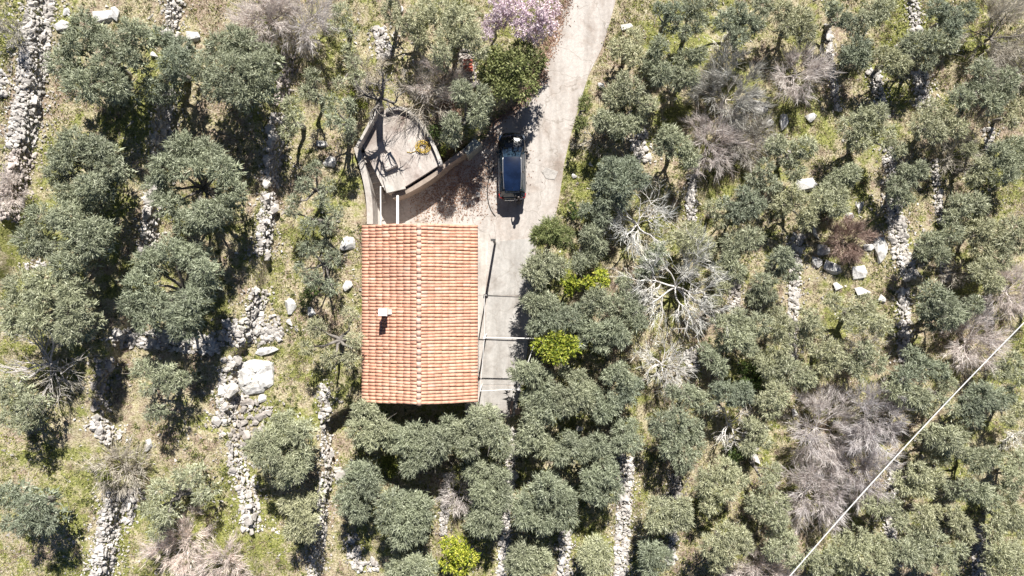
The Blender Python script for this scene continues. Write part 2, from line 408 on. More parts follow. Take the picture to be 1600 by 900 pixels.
def H(x, y):
    x = np.asarray(x, float); y = np.asarray(y, float)
    z = np.zeros(np.broadcast(x, y).shape)
    wob = (vnoise(x, y, 0.8, 5) - 0.5) * 0.25
    for i, (st, ys, xs) in enumerate(LW):
        xb = np.interp(y, ys, xs) + (wob if i else 0)
        z = z + st * sstep((xb - x) / 0.35 + 0.5)
    for i, (st, ys, xs) in enumerate(RW):
        xb = np.interp(y, ys, xs) + (wob if i else 0)
        z = z - st * sstep((x - xb) / 0.35 + 0.5)
    yn = np.interp(x, NW[:, 0], NW[:, 1]); xr = np.interp(y, NX[:, 1], NX[:, 0])
    nb = 1.6 * sstep((y - yn) / 0.25) * sstep((xr - x) / 2.2)
    nb = np.where(x < p0(566, 0)[0], 0, nb)
    z = np.maximum(z, nb)
    d = pdist(DRIVE_W, x, y)
    ins = pip(DRIVE_W, x, y)
    yard = (x > p0(572, 0)[0]) & (x < p0(840, 0)[0]) & (y < p0(0, 235)[1]) & (y > p0(0, 655)[1])
    am = np.where(ins | yard, 0, np.clip(d / 1.2, 0, 1))
    rough = (vnoise(x, y, 0.35, 1)-0.5)*0.35 + (vnoise(x, y, 1.1, 2)-0.5)*0.16 + (vnoise(x, y, 3.1, 3)-0.5)*0.08
    return z + rough * am - np.where(ins, 0.0, 0.0)

_hx0, _hy0, _hd = -52.0, -30.0, 0.1
_HG = None
def Hq(x, y):
    global _HG
    if _HG is None:
        gx = np.arange(_hx0, 58, _hd); gy = np.arange(_hy0, 30, _hd)
        _HG = H(*np.meshgrid(gx, gy)).tolist()
    u = (x - _hx0) / _hd; v = (y - _hy0) / _hd
    i = min(max(int(u), 0), len(_HG[0]) - 2); j = min(max(int(v), 0), len(_HG) - 2); u -= i; v -= j
    r0, r1 = _HG[j], _HG[j+1]
    return (r0[i]*(1-u)+r0[i+1]*u)*(1-v)+(r1[i]*(1-u)+r1[i+1]*u)*v

def ground(px, py, h=0.0):
    """world point h above the ground that shows at photo pixel px, py"""
    z = 0.0
    for k in range(14):
        x, y = p0(px, py, z + h)
        z = z + (Hq(x, y) - z) * (1.0 if k < 6 else 0.5)
    x, y = p0(px, py, z + h)
    return x, y, z

def build_ground():
    def axis(a, b, st):
        c = np.arange(a, b + 1e-6, st)
        return np.concatenate([[-1500, -600, -250, -120, a - 15, a - 4], c, [b + 4, b + 15, 120, 250, 600, 1500]])
    xs = axis(-40, 44, 0.16); ys = axis(-24, 24, 0.2)
    X, Y = np.meshgrid(xs, ys)
    Z = H(X, Y)
    n, m = X.shape
    V = np.stack([X, Y, Z], -1).reshape(-1, 3)
    idx = np.arange(n*m).reshape(n, m)
    Q = np.stack([idx[:-1, :-1], idx[:-1, 1:], idx[1:, 1:], idx[1:, :-1]], -1).reshape(-1, 4)
    obj('ground', mesh_np('ground', V, Q, M['ground'], True), kind='structure', label='grassy stony hillside in terraces')
build_ground()
# ---------------------------------------------------------------- yard, house, cistern terrace
def sheet(name, poly, z, th, mat, **kw):
    mb = MB(); mb.prism(poly, z - th, z); return mb.build(name, mat, **kw)

sheet('driveway', DRIVE_W.tolist(), 0.03, 0.4, M['drive'], kind='structure', label='sunlit pale concrete driveway coming down from the top')
path = empty('concrete_path', (*p0(795, 500), 0.0), kind='structure', label='grey concrete path slabs along the right side of the house')
def slab(pts, z, mat):
    mb = MB(); cx, cy = p0(795, 500)
    mb.prism([(p0(*p)[0]-cx, p0(*p)[1]-cy) for p in pts], -0.1, z); return mb.build('slab', mat, path)
slab([(767, 378), (834, 372), (831, 461), (762, 461)], 0.050, M['slab'])
slab([(761.5, 463), (831, 463), (826, 525), (757, 525)], 0.046, M['slab'])
slab([(756.5, 527), (826, 527), (818, 601), (753, 601)], 0.050, M['slab'])
slab([(752.5, 603), (816, 603), (804, 650), (748, 650)], 0.046, M['slab'])
def stripslab(pts): slab(pts, 0.040, M['conc'])
stripslab([(742, 364), (764, 364), (758, 461), (742, 461)]); stripslab([(742, 463), (757, 463), (752, 530), (742, 530)])
stripslab([(742, 532), (751, 532), (747, 652), (742, 652)])

# house -----------------------------------------------------------
EZ, RZ = 2.75, 3.75
xl, _ = p0(568, 0, EZ); xr_, _ = p0(744, 0, EZ); xm, _ = p0(654.5, 0, RZ)
yt = p0(0, 350.5, 3.2)[1]; yb = p0(0, 629.5, 3.0)[1]
house = empty('house', (xm, (yt+yb)/2, 0), label='small house with terracotta tile roof, pale ridge and white chimney', cat='house')
hy = (yt - yb) / 2; hxl = xl - xm; hxr = xr_ - xm
wl, wr = hxl + 0.18, hxr - 0.35            # wall faces
wt, wb = hy - 0.12, -hy + 0.75
def wall(name, V, Q=(), T=()):
    mb = MB(); mb.add(V, Q, T); return mb.build(name, M['plaster'], house)
def zr(x): return EZ + (RZ-EZ) * (1 - (x/hxl if x < 0 else x/hxr)) - 0.10
mb = MB()
th = 0.3
def gable(mb, y0, y1):
    pts = [(wl, -0.3), (wr, -0.3), (wr, zr(wr)), (0, RZ-0.10), (wl, zr(wl))]
    V = [(x, y0, z) for x, z in pts] + [(x, y1, z) for x, z in pts]
    mb.add(V, [(i, (i+1) % 5, (i+1) % 5+5, i+5) for i in range(5)], [(0, 2, 1), (0, 3, 2), (0, 4, 3), (5, 6, 7), (5, 7, 8), (5, 8, 9)])
gable(mb, wb, wb+th); gable(mb, wt-th, wt)
mb.box(wl, wl+th, wb+th, wt-th, -0.3, zr(wl)); mb.box(wr-th, wr, wb+th, wt-th, -0.3, zr(wr)-0.01)
mb.build('wall', M['plaster'], house)
# openings on the yard side, seen only from a step aside
def opening(y, z0, z1, w_, name):
    f = MB(); f.box(wr+0.004, wr+0.05, y-w_/2-0.08, y+w_/2+0.08, z0-0.05, z1+0.08); fo = f.build(name, M['wood'], house)
    g = MB(); g.box(wr+0.052, wr+0.085, y-w_/2, y+w_/2, z0, z1-0.02); g.build('shutter' if name == 'window' else 'door_leaf', M['shutter'], fo)
opening(1.2, 0.0, 2.05, 1.0, 'door'); opening(3.6, 0.95, 1.95, 0.9, 'window'); opening(-2.0, 0.95, 1.95, 0.9, 'window')
# roof deck under the tiles
mb = MB()
for sx in (hxl, hxr):
    a = np.array([(0, -hy+0.05, RZ-0.10), (sx, -hy+0.05, EZ-0.10), (sx, hy-0.05, EZ-0.10), (0, hy-0.05, RZ-0.10)])
    V = np.concatenate([a, a + (0, 0, 0.06)])
    q = [(0, 1, 2, 3), (4, 7, 6, 5), (0, 4, 5, 1), (1, 5, 6, 2), (2, 6, 7, 3), (3, 7, 4, 0)]
    mb.add(V, q)
roof = mb.build('roof', M['pan'], house)
NROW = 54; PIT = 2*hy / NROW; NT = 8
def tile_mesh(L, r0, r1, mat, k=6):
    V = []; 
    for s, r in ((0, r0), (L, r1)):
        for j in range(k+1):
            t = math.pi * j / k
            V.append((s, -r*math.cos(t), r*0.8*math.sin(t)))
        for j in range(k+1):
            t = math.pi * j / k
            V.append((s, -(r-0.010)*math.cos(t), (r-0.010)*0.8*math.sin(t)))
    n = k+1; Q = []
    for j in range(k):
        Q += [(j, j+1, 2*n+j+1, 2*n+j), (n+j+1, n+j, 3*n+j, 3*n+j+1), (2*n+j, 2*n+j+1, 3*n+j+1, 3*n+j), (j+1, j, n+j, n+j+1)]
    return mesh_np('cover_tile', np.array(V), np.array(Q), mat, True)
rt = random.Random(3)
meshes = {}
sides = []
for sx, mt in ((hxl, 'tile'), (hxr, 'tile_r')):
    run = math.hypot(sx, RZ-EZ); L = run/NT
    meshes[sx] = [tile_mesh(L*1.14, 0.090+0.001*i, 0.0945+0.001*i, M[mt]) for i in range(2)]
count = 0; extra = []
wob = lambda row, s, side: 0.014*math.sin(row*0.5+s*0.8+side)+0.010*math.sin(row*1.7+s*0.5)
for sx in (hxl, hxr):
    sg = -1 if sx < 0 else 1; pitch = math.atan2(RZ-EZ, abs(sx)); run = math.hypot(sx, RZ-EZ); L = run/NT
    for r in range(NROW):
        for c in range(NT):
            s = c*L + 0.02 + (rt.uniform(-.10, .10)*L if 0 < c < NT-1 else 0)
            y = hy - (r+0.5)*PIT + wob(r, c, sg) + rt.uniform(-.004, .004)
            px_, pz = sg*s*math.cos(pitch), RZ - s*math.sin(pitch) + 0.005 + 0.012
            rz_ = (0 if sg > 0 else math.pi) + rt.uniform(-.008, .008)
            M4 = Matrix.Translation((px_, y, pz)) @ Matrix.Rotation(rz_, 4, 'Z') @ Matrix.Rotation(pitch - 0.010 + rt.uniform(-.004, .004), 4, 'Y')
            me = meshes[sx][rt.randrange(2)]
            # every second column pair of tiles as separate parts up to 300, the rest joined per slope
            if count < 288 and ((sg > 0 and c >= 4) or (sg < 0 and c >= 5 and r < 43)) and (r + c) % 1 == 0:
                o = obj('tile', me, roof); o.matrix_basis = M4; count += 1
            else:
                extra.append((sx, me, M4))
for sx in (hxl, hxr):
    Vs = []; Qs = []; n = 0
    for s_, me, M4 in extra:
        if s_ != sx: continue
        v = np.empty(len(me.vertices)*3, dtype=np.float32); me.vertices.foreach_get('co', v); v = v.reshape(-1, 3)
        q = np.empty(len(me.loops), dtype=np.int32); me.loops.foreach_get('vertex_index', q); q = q.reshape(-1, 4)
        A = np.array(M4); Vs.append(v @ A[:3, :3].T + A[:3, 3]); Qs.append(q + n); n += len(v)
    obj('tiling', mesh_np('tiling', np.concatenate(Vs), np.concatenate(Qs), M['tile'] if sx < 0 else M['tile_r'], True), roof, kind='stuff')
# ridge tiles along the top
NR = 29; LR = 2*hy/NR
rm = tile_mesh(LR*1.06, 0.142, 0.148, M['ridge'], 8)
for i in range(NR):
    o = obj('ridge_tile', rm, roof)
    o.matrix_basis = Matrix.Translation((rt.uniform(-.012, .012), hy - i*LR, RZ+0.03)) @ Matrix.Rotation(-math.pi/2 + rt.uniform(-.03, .03), 4, 'Z') @ Matrix.Rotation(-0.012, 4, 'Y')
mb = MB(); mb.tube([(hxr+0.05, -hy, EZ-0.12), (hxr+0.05, hy, EZ-0.12)], 0.05, 8); mb.build('gutter', M['darkmetal'], house)
mb = MB(); mb.tube([(hxl-0.03, -hy, EZ-0.14), (hxl-0.03, hy-2.2, EZ-0.14)], 0.06, 8); mb.build('gutter', M['pan'], house)
# chimney
cx, cy = p0(598, 488, 4.1); cx -= xm; cy -= (yt+yb)/2
mb = MB(); mb.box(cx-0.17, cx+0.17, cy-0.16, cy+0.16, 3.0, 3.92); ch = mb.build('chimney', M['white'], roof)
mb = MB(); mb.box(cx-0.24, cx+0.24, cy-0.22, cy+0.22, 3.92, 4.02); mb.box(cx-0.13, cx+0.13, cy-0.12, cy+0.12, 4.02, 4.34); mb.box(cx-0.2, cx+0.2, cy-0.19, cy+0.19, 4.34, 4.40)
mb.build('chimney_cap', M['white'], house)
mb = MB(); mb.box(cx+0.18, cx+0.42, cy-0.15, cy+0.17, 3.05, 3.42); mb.build('flashing', M['conc'], house)
# stone pillar at the lower right corner of the gable
gx, gy, gz = ground(734, 641, 1.6)
pil = empty('stone_pillar', (gx, gy, 0), label='pinkish masonry pillar at the lower right corner of the tiled house', cat='pillar')
mb = MB(); mb.box(-0.22, 0.22, -0.35, 0.35, -0.2, 1.6); mb.build('shaft', M['plaster'], pil)
mb = MB(); mb.box(-0.27, 0.27, -0.4, 0.4, 1.6, 1.68); mb.build('cap', M['conc'], pil)

# cistern terrace ---------------------------------------------------
TZ = 1.85
def tz(px, py, z=TZ): return p0(px, py, z)
cist = empty('cistern_terrace', (*tz(625, 240), 0), label='raised rounded concrete terrace above the house with curved parapet and stairs', cat='terrace')
cX, cY = tz(625, 240)
def loc(pts, z): return [(tz(*p, z)[0]-cX, tz(*p, z)[1]-cY) for p in pts]
floor_pts = [(590, 170), (611, 172), (626, 170), (644, 180), (656, 196), (666, 213), (675, 232), (684, 252), (686, 258), (661, 274), (634, 291), (603, 300), (597, 290), (575, 246), (566, 228), (575, 205)]
mb = MB(); mb.prism(loc(floor_pts, TZ), -0.2, TZ); mb.build('floor', M['conc_leaf'], cist)
def strip(pts, wpx, z0, z1, mat, name, parent, org):
    P = np.array([p0(x, y, z1) for x, y in pts]) - org
    d = np.gradient(P, axis=0); d /= np.linalg.norm(d, axis=1)[:, None]; nrm = np.stack([-d[:, 1], d[:, 0]], 1)
    wm = wpx*MPP/2
    poly = [tuple(p) for p in (P + nrm*wm)] + [tuple(p) for p in (P - nrm*wm)[::-1]]
    m_ = MB(); m_.prism(poly, z0, z1); return m_.build(name, mat, parent)
org = np.array([cX, cY])
def dense(pts, n=24):
    P = np.array(pts, float); s = np.concatenate([[0], np.cumsum(np.hypot(*np.diff(P, axis=0).T))])
    t = np.linspace(0, s[-1], n); 
    Q_ = np.stack([np.interp(t, s, P[:, 0]), np.interp(t, s, P[:, 1])], 1)
    for _ in range(3): Q_[1:-1] = 0.25*Q_[:-2] + 0.5*Q_[1:-1] + 0.25*Q_[2:]
    return [tuple(q) for q in Q_]
strip(dense([(603, 172), (612, 169), (626, 167), (646, 177), (660, 195), (670, 213), (680, 232), (687, 250), (689, 258)]), 5, 1.0, TZ+0.30, M['conc'], 'parapet', cist, org)
strip(dense([(589, 170), (579, 190), (568, 210), (557, 229)]), 4, 1.0, TZ+0.75, M['conc'], 'parapet', cist, org)
strip(dense([(557, 229), (566, 258), (574, 290), (578, 320), (578, 350)], 12), 9, -0.1, 1.72, M['conc'], 'stair_wall', cist, org)
strip(dense([(736, 228), (716, 243), (698, 255), (676, 275), (655, 288), (636, 299), (613, 307)], 24), 7, -0.2, 1.62, M['wallbrown'], 'retaining_wall', cist, org)
# stairs between the left wall and the terrace
a = np.array(p0(570, 238, 1.6)); b = np.array(p0(592, 318, 0.2)); d = (b-a); Ls = np.linalg.norm(d); d /= Ls; nn = np.array([-d[1], d[0]])
NS = 10
for i in range(NS):
    z1 = 1.66 - (i+0.5)*1.60/NS; s0 = i*Ls/NS; s1 = (i+1)*Ls/NS
    q = [a + d*s0 + nn*0.45, a + d*s0 - nn*0.45, a + d*s1 - nn*0.45, a + d*s1 + nn*0.45]
    mb = MB(); mb.prism([tuple(p - org) for p in q], -0.2, z1); mb.build('step', M['conc'], cist)
# slabs lying on the terrace
def boxobj(name, pts, z0, z1, mat, **kw):
    P = [p0(*p, z1) for p in pts]; c = np.mean(P, axis=0)
    mb = MB(); mb.prism([(x-c[0], y-c[1]) for x, y in P], 0, z1-z0); o = mb.build(name, mat, **kw); o.location = (c[0], c[1], z0)
    bv = o.modifiers.new('b', 'BEVEL'); bv.width = 0.025; bv.segments = 1; return o
boxobj('water_tank_hatch', [(596, 244), (611, 236), (621, 258), (602, 267)], TZ+.003, TZ+0.40, M['conc_leaf'], label='weathered concrete hatch block standing on the rounded terrace, casting a shadow', cat='hatch')
boxobj('concrete_slab', [(597, 278), (625, 268), (634, 295), (604, 302)], TZ+.003, TZ+0.14, M['conc'], label='flat white concrete slab at the front tip of the rounded terrace', cat='slab')
# yellow hose coil
hx, hy_, = p0(661, 230, TZ)
pts = []
for i in range(150):
    t = i*2*math.pi/22; r = 0.30 + 0.10*math.sin(i*0.37) + 0.04*math.sin(i*1.3)
    pts.append((r*math.cos(t)*1.1, r*math.sin(t), 0.03 + 0.0009*i))
pts += [(-0.45, -0.25, 0.03), (-0.75, -0.35, 0.03), (-1.0, -0.3, 0.03)]
mb = MB(); mb.tube(pts, 0.017, 5); o = mb.build('hose_coil', M['yellow'], label='loosely coiled yellow hose lying on the rounded concrete terrace', cat='hose', smooth=True); o.location = (hx, hy_, TZ)
# two pale pipes from the terrace to the house roof
def beam(name, A, B, r, mat, label, cat, k=8):
    mb = MB(); a = Vector(A); b = Vector(B)
    mb.tube([(0, 0, 0), tuple((b-a)*0.5), tuple(b-a)], r, k); o = mb.build(name, mat, label=label, cat=cat); o.location = a; return o
beam('roof_beam', (*p0(621, 306, 1.75), 1.70), (*p0(621, 352, 2.85), 2.80), 0.085, M['whitemetal'], 'thicker pale beam bridging from the terrace tip to the roof', 'beam')
mb = MB(); A = np.array((*p0(600, 291.5, 1.95), 1.95)); pts = [A, np.array((*p0(594.5, 291.5, 2.0), 2.0)), np.array((*p0(595, 352, 2.75), 2.75))]
mb.tube([tuple(p-A) for p in pts], 0.04, 6); o = mb.build('roof_pipe', M['whitemetal'], label='thin pale pipe with an elbow running to the roof over the stairs', cat='pipe'); o.location = tuple(A)
# meter box on the edge of the yard
P = [p0(*p, 1.75) for p in [(723, 234), (741, 216), (752, 224), (731, 243)]]; c = np.mean(P, axis=0)
gx_z = float(H(c[0], c[1]))
box = empty('well_cover', (c[0], c[1], gx_z), label='grey concrete well block with a round lid, left of the car', cat='well cover')
mb = MB(); mb.prism([(x-c[0], y-c[1]) for x, y in P], -0.6, 1.75-gx_z); mb.build('block', M['greybox'], box)
lx, ly = p0(729, 232, 1.8)
mb = MB(); mb.tube([(lx-c[0], ly-c[1], 1.75-gx_z-0.05), (lx-c[0], ly-c[1], 1.82-gx_z)], 0.13, 14); mb.build('lid', M['darkmetal'], box)
# round pot
x, y = p0(747, 305)
pot = empty('bucket', (x, y, 0.03), label='small round pale bucket alone on the yard left of the car', cat='bucket')
mb = MB(); mb.tube([(0, 0, 0), (0, 0, 0.3)], [0.12, 0.155], 14); mb.build('body', M['whitemetal'], pot)
mb = MB(); mb.tube([(0, 0, 0.30), (0, 0, 0.325)], [0.165, 0.165], 14); mb.build('rim', M['conc'], pot)
mb = MB(); mb.tube([(0.15*math.cos(t), 0.15*math.sin(t)*0.4-0.05, 0.34+0.03*math.sin(t)) for t in np.linspace(0, math.pi, 9)], 0.012, 5); mb.build('handle', M['darkmetal'], pot)
# white patch on the drive
boxobj('manhole_cover', [(846, 268), (853, 261), (872, 268), (867, 281), (853, 279)], 0.03, 0.06, M['stone'], label='irregular white slab set in the driveway right of the car', cat='slab')
# thin dark tube laid in a curve on the yard
pts = [(*p0(*q), 0.05) for q in dense([(772, 262), (764, 278), (761, 295), (762, 312), (766, 328), (774, 338)], 20)]
A = np.array(pts[0]); mb = MB(); mb.tube([tuple(np.array(p)-A) for p in pts], 0.03, 6); o = mb.build('dark_curve', M['black'], label='thin dark line lying in a curve left of the car', cat='hose'); o.location = tuple(A)

# pergola -----------------------------------------------------------
PZ = 2.95
perg = empty('pergola', (*p0(795, 560), 0), label='bare white pipe pergola over the concrete path right of the house', cat='pergola')
pX, pY = p0(795, 560)
def pt(px, py, z=PZ): x, y = p0(px, py, z); return (x-pX, y-pY, z)
A, B, C_, D, E_, F_ = (757, 527.5), (838, 529), (810, 608), (750, 611), (757, 462), (838, 441)
def post(p, r, mat, z0=0.0):
    t = pt(*p); mb = MB(); mb.tube([(t[0], t[1], z0-0.05), t], r, 8); mb.build('post', mat, perg)
gB = ground(838, 529, PZ)[2]
for p, r in ((A, 0.05), (B, 0.045), (C_, 0.04), (D, 0.04), (E_, 0.04)): post(p, r, M['whitemetal'], -1.0 if p in (B,) else 0.03)
def bar(a, b, r, mat): mb = MB(); mb.tube([pt(*a), pt(*b)], r, 6); mb.build('bar', mat, perg)
bar(A, B, 0.038, M['whitemetal']); bar(B, C_, 0.026, M['whitemetal']); bar(D, C_, 0.024, M['whitemetal']); bar(A, D, 0.018, M['whitemetal'])
bar(E_, (822, 464.5), 0.03, M['darkmetal']); bar(E_, A, 0.016, M['whitemetal']); bar(F_, B, 0.022, M['whitemetal'])
for p in (A, B, C_): 
    t = pt(*p); mb = MB(); mb.tube([(t[0], t[1], t[2]-0.05), (t[0], t[1], t[2]+0.07)], 0.08, 8); mb.build('clamp', M['whitemetal'], perg)
# lone dark post
x, y = p0(773.5, 381)
lp = empty('lamp_post', (x, y, 0.03), label='lone dark post with a small top bracket on the path, by roof corner', cat='post')
mb = MB(); mb.tube([(0, 0, 0), (0, 0, 3.45)], [0.075, 0.085], 8); mb.build('pole', M['darkmetal'], lp)
mb = MB(); mb.box(-0.17, 0.12, -0.07, 0.07, 3.40, 3.52); mb.build('bracket', M['darkmetal'], lp)
# planks at the path end
for i, (q, lab) in enumerate((([(798.5, 627), (802.5, 627), (800, 648), (796, 648)], 'pinkish plank lying at the lower end of the concrete path'), ([(804, 640), (811, 637), (813, 646), (806, 649)], 'short broken pale board beside the pinkish plank at the path end'))):
    boxobj('plank', q, 0.06, 0.14, M['wood'], label=lab, cat='plank')

# utility pole and overhead cable ------------------------------------
x, y, z = ground(626, 16)
up = empty('utility_pole', (x, y, z), label='slim pale utility pole standing in scrub at the top, casting a long shadow', cat='pole')
mb = MB(); mb.tube([(0, 0, -0.3), (0, 0, 4.2)], [0.13, 0.11], 10); mb.build('pole', M['grey_bark'], up)
mb = MB(); mb.tube([(0, 0, 4.2), (0, 0, 4.26)], [0.13, 0.13], 10); mb.build('cap', M['white'], up)
mb = MB(); mb.tube([(0, 0, -0.3), (0, 0, 0.25)], [0.22, 0.2], 10); mb.build('footing', M['white'], up)
CZ = 5.2
a = np.array((*p0(1600, 500, CZ), CZ)); b = np.array((*p0(1237, 900, CZ), CZ)); d = (b-a)
a2 = a - d*0.35; b2 = b + d*0.6; pts = []
for t in np.linspace(0, 1, 40):
    p = a2 + (b2-a2)*t; p[2] += 1.2*((2*t-1)**2) - 0.3; pts.append(tuple(p - a2))
mb = MB(); mb.tube(pts, 0.032, 6); o = mb.build('overhead_cable', M['cable'], label='straight white overhead cable crossing the lower right corner above the trees', cat='cable'); o.location = tuple(a2)
for e, lab in ((a2, 'wooden pole holding the white cable beyond the right edge'), (b2, 'wooden pole holding the white cable below the lower edge')):
    g = float(H(e[0], e[1])); pe = empty('cable_pole', (e[0], e[1], g), label=lab, cat='pole')
    mb = MB(); mb.tube([(0, 0, -0.3), (0, 0, e[2]+0.9-g)], [0.14, 0.1], 10); mb.build('pole', M['grey_bark'], pe)

# brick pile ---------------------------------------------------------
x, y, z = ground(732, 106)
bp = empty('brick_pile', (x, y, z), label='small stack of red bricks on the grey stone heap among scrub', cat='bricks')
bm_ = MB(); bm_.box(-.125, .125, -.06, .06, 0, .075); bme = bm_.mesh('brick', M['brick'])
rb = random.Random(5)
for k in range(3):
    for i in range(5):
        for j in range(2):
            if k == 2 and rb.random() < .35: continue
            obj('brick', bme, bp, (j*.30-.15+rb.uniform(-.03, .03), i*.15-.3+rb.uniform(-.02, .02), .35+k*.08), (0, 0, rb.uniform(-.2, .2)))
# ---------------------------------------------------------------- car
def loft(secs, closed=True):
    n = len(secs[0]); V = [p for s in secs for p in s]; Q = []
    for i in range(len(secs)-1):
        for j in range(n if closed else n-1):
            k = (j+1) % n; Q.append((i*n+j, i*n+k, (i+1)*n+k, (i+1)*n+j))
    return V, Q
carx, cary = p0(800.0, 258.5, 0.8)
car = empty('parked_car', (carx, cary, 0.03), math.radians(0.8), label='black five-door hatchback with blue glass roof parked beside the yard, nose up', cat='car')
ys = np.array([-2.16, -2.12, -2.0, -1.8, -1.45, -1.0, -0.4, 0.2, 0.7, 1.05, 1.4, 1.7, 1.9, 2.02, 2.09, 2.12])
hw = np.interp(ys, [-2.16, -2.12, -2.0, -1.8, -1.45, -0.6, 0.6, 1.2, 1.6, 1.85, 2.0, 2.09, 2.12], [.55, .68, .79, .855, .885, .895, .895, .89, .86, .80, .69, .52, .38])
zb = np.interp(ys, [-2.16, -2.0, -1.4, 0.9, 1.3, 1.7, 1.95, 2.12], [.82, .98, 1.0, .98, .93, .85, .74, .60])
zf = np.interp(ys, [-2.16, -1.8, 1.8, 2.12], [.42, .24, .22, .36])
secs = []
for y, w_, zt, z0 in zip(ys, hw, zb, zf):
    half = [(0, z0), (w_*.80, z0), (w_*.95, z0+.10), (w_, z0+(zt-z0)*.45), (w_*.985, z0+(zt-z0)*.75), (w_*.93, zt-.03), (w_*.84, zt+.01), (w_*.4, zt+.05), (0, zt+.06)]
    secs.append([(x, y, z) for x, z in half] + [(-x, y, z) for x, z in half[-2:0:-1]])
V, Q = loft(secs); n = len(secs[0]); T = []
V += [(0, ys[0], .65), (0, ys[-1], .5)]
for j in range(n):
    k = (j+1) % n; T.append((len(V)-2, k, j)); T.append((len(V)-1, (len(secs)-1)*n+j, (len(secs)-1)*n+k))
mb = MB(); mb.add(V, Q, T); body = mb.build('body', M['carpaint'], car, smooth=True)
sb = body.modifiers.new('s', 'SUBSURF'); sb.levels = 1; sb.render_levels = 1
# greenhouse: rows from rear glass base to windscreen base
def gh(y, z, wd): return (y, z, wd)
prof = [(-2.03, .99, .58), (-1.86, 1.26, .53), (-1.72, 1.41, .47), (-1.45, 1.475, .535), (-0.5, 1.53, .575), (0.1, 1.50, .57), (0.42, 1.45, .555), (0.75, 1.25, .61), (1.10, 1.00, .68)]
# side glass: belt points to roof edge
def panel(name, rows, mat, parent=None, smooth=True):
    V, Q = loft(rows, closed=False); mb = MB(); mb.add(V, Q); return mb.build(name, mat, parent or car, smooth=smooth)
def row(y, z, wd, k=7, crown=.05): return [(wd*t, y, z + crown*(1-t*t)) for t in np.linspace(-1, 1, k)]
panel('rear_window', [row(*p) for p in prof[0:3]], M['glass'])
panel('roof', [row(*p) for p in prof[2:7]], M['carroof'])
panel('windscreen', [row(*p) for p in prof[6:9]], M['glass'])
for s in (-1, 1):
    belt = [(s*.80, p[0], min(p[1], .985)) for p in prof]; top = [(s*p[2], p[0], p[1]) for p in prof]
    mid = [(s*(.80*.45+p[2]*.55+.035), p[0], .985*.45+p[1]*.55) if p[1] > 1.05 else (s*(.8*.5+p[2]*.5), p[0], p[1]) for p in prof]
    rows = [[b, m_, t] if s > 0 else [t, m_, b] for b, m_, t in zip(belt, mid, top)]
    panel('side_window', rows, M['glass'])
    # pillars and door frames over the glass
    mb = MB()
    for i in (2, 4):
        for q in ((belt[i], mid[i]), (mid[i], top[i])):
            mb.tube([tuple(np.array(q[0])+(s*.01, 0, 0)), tuple(np.array(q[1])+(s*.012, 0, .005))], .035, 5)
    mb.tube([tuple(np.array(t)+(s*.0, 0, .01)) for t in top[2:]], .035, 6)
    mb.build('pillar', M['carpaint'], car)
    mb = MB(); mb.tube([(s*.51, -1.60, 1.45), (s*.535, -1.5, 1.54), (s*.575, -.6, 1.59), (s*.57, .25, 1.545), (s*.555, .36, 1.49)], .022, 6); mb.build('roof_rail', M['chrome'], car)
    mb = MB(); mb.tube([(s*.815, -1.75, .99), (s*.835, -1.0, 1.0), (s*.835, .3, 1.0), (s*.80, 1.0, .99)], .012, 5); mb.build('window_trim', M['chrome'], car)
    mb = MB(); mb.tube([(s*.80, .80, 1.0), (s*.93, .80, 1.04), (s*1.02, .76, 1.04)], [.03, .085, .06], 8); mb.build('mirror', M['carpaint'], car, smooth=True)
    # lamps
    mb = MB(); mb.tube([(s*.815, 1.58, .90), (s*.755, 1.80, .86), (s*.63, 1.97, .79)], [.03, .085, .05], 8); mb.build('headlight', M['lampglass'], car, smooth=True)
    mb = MB(); mb.tube([(s*.83, -1.80, .90), (s*.76, -2.03, .90), (s*.56, -2.14, .86)], [.05, .08, .05], 8); mb.build('taillight', M['red'], car, smooth=True)
    for y in (-1.28, 1.32):
        tb = MB(); tb.tube([(s*.70, y, .325), (s*.885, y, .325)], .325, 20); wh = tb.build('wheel', M['tyre'], car)
        rmb = MB(); rmb.tube([(s*.87, y, .325), (s*.892, y, .325)], .20, 10); rmb.build('rim', M['chrome'], wh)
    # door seam lines and handles
    for y in (.05, -.95):
        mb = MB(); mb.tube([(s*.905, y-.1, .86), (s*.912, y-.28, .86)], .018, 5); mb.build('door_handle', M['carpaint'], car)
def hood_z(x, y):
    zt = np.interp(y, ys, zb); return zt+.058-.05*(abs(x)/.8)**2
for s in (-1, 1):
    mb = MB(); mb.tube([(s*.60, 1.12, hood_z(.6, 1.12)+.005), (s*.54, 1.55, hood_z(.54, 1.55)), (s*.42, 1.9, hood_z(.42, 1.9))], .010, 4); mb.build('bonnet_seam', M['black'], car)
for s in (-.05, .45):
    mb = MB(); mb.tube([(s, 1.08, 1.075), (s-.42, .98, 1.13)], .012, 4); mb.build('wiper', M['black'], car)
mb = MB(); mb.box(-.26, .26, -2.19, -2.165, .56, .68); mb.build('number_plate', M['white'], car)
mb = MB(); mb.box(-.46, .46, -1.84, -1.70, 1.385, 1.41); mb.build('spoiler', M['carpaint'], car)
mb = MB(); mb.tube([(0, -1.5, 1.54), (0, -1.62, 1.70)], .008, 4); mb.build('aerial', M['black'], car)
mb = MB(); mb.tube([(-.5, -2.17, .50), (0, -2.19, .50), (.5, -2.17, .50)], .03, 5); mb.build('bumper_trim', M['chrome'], car)

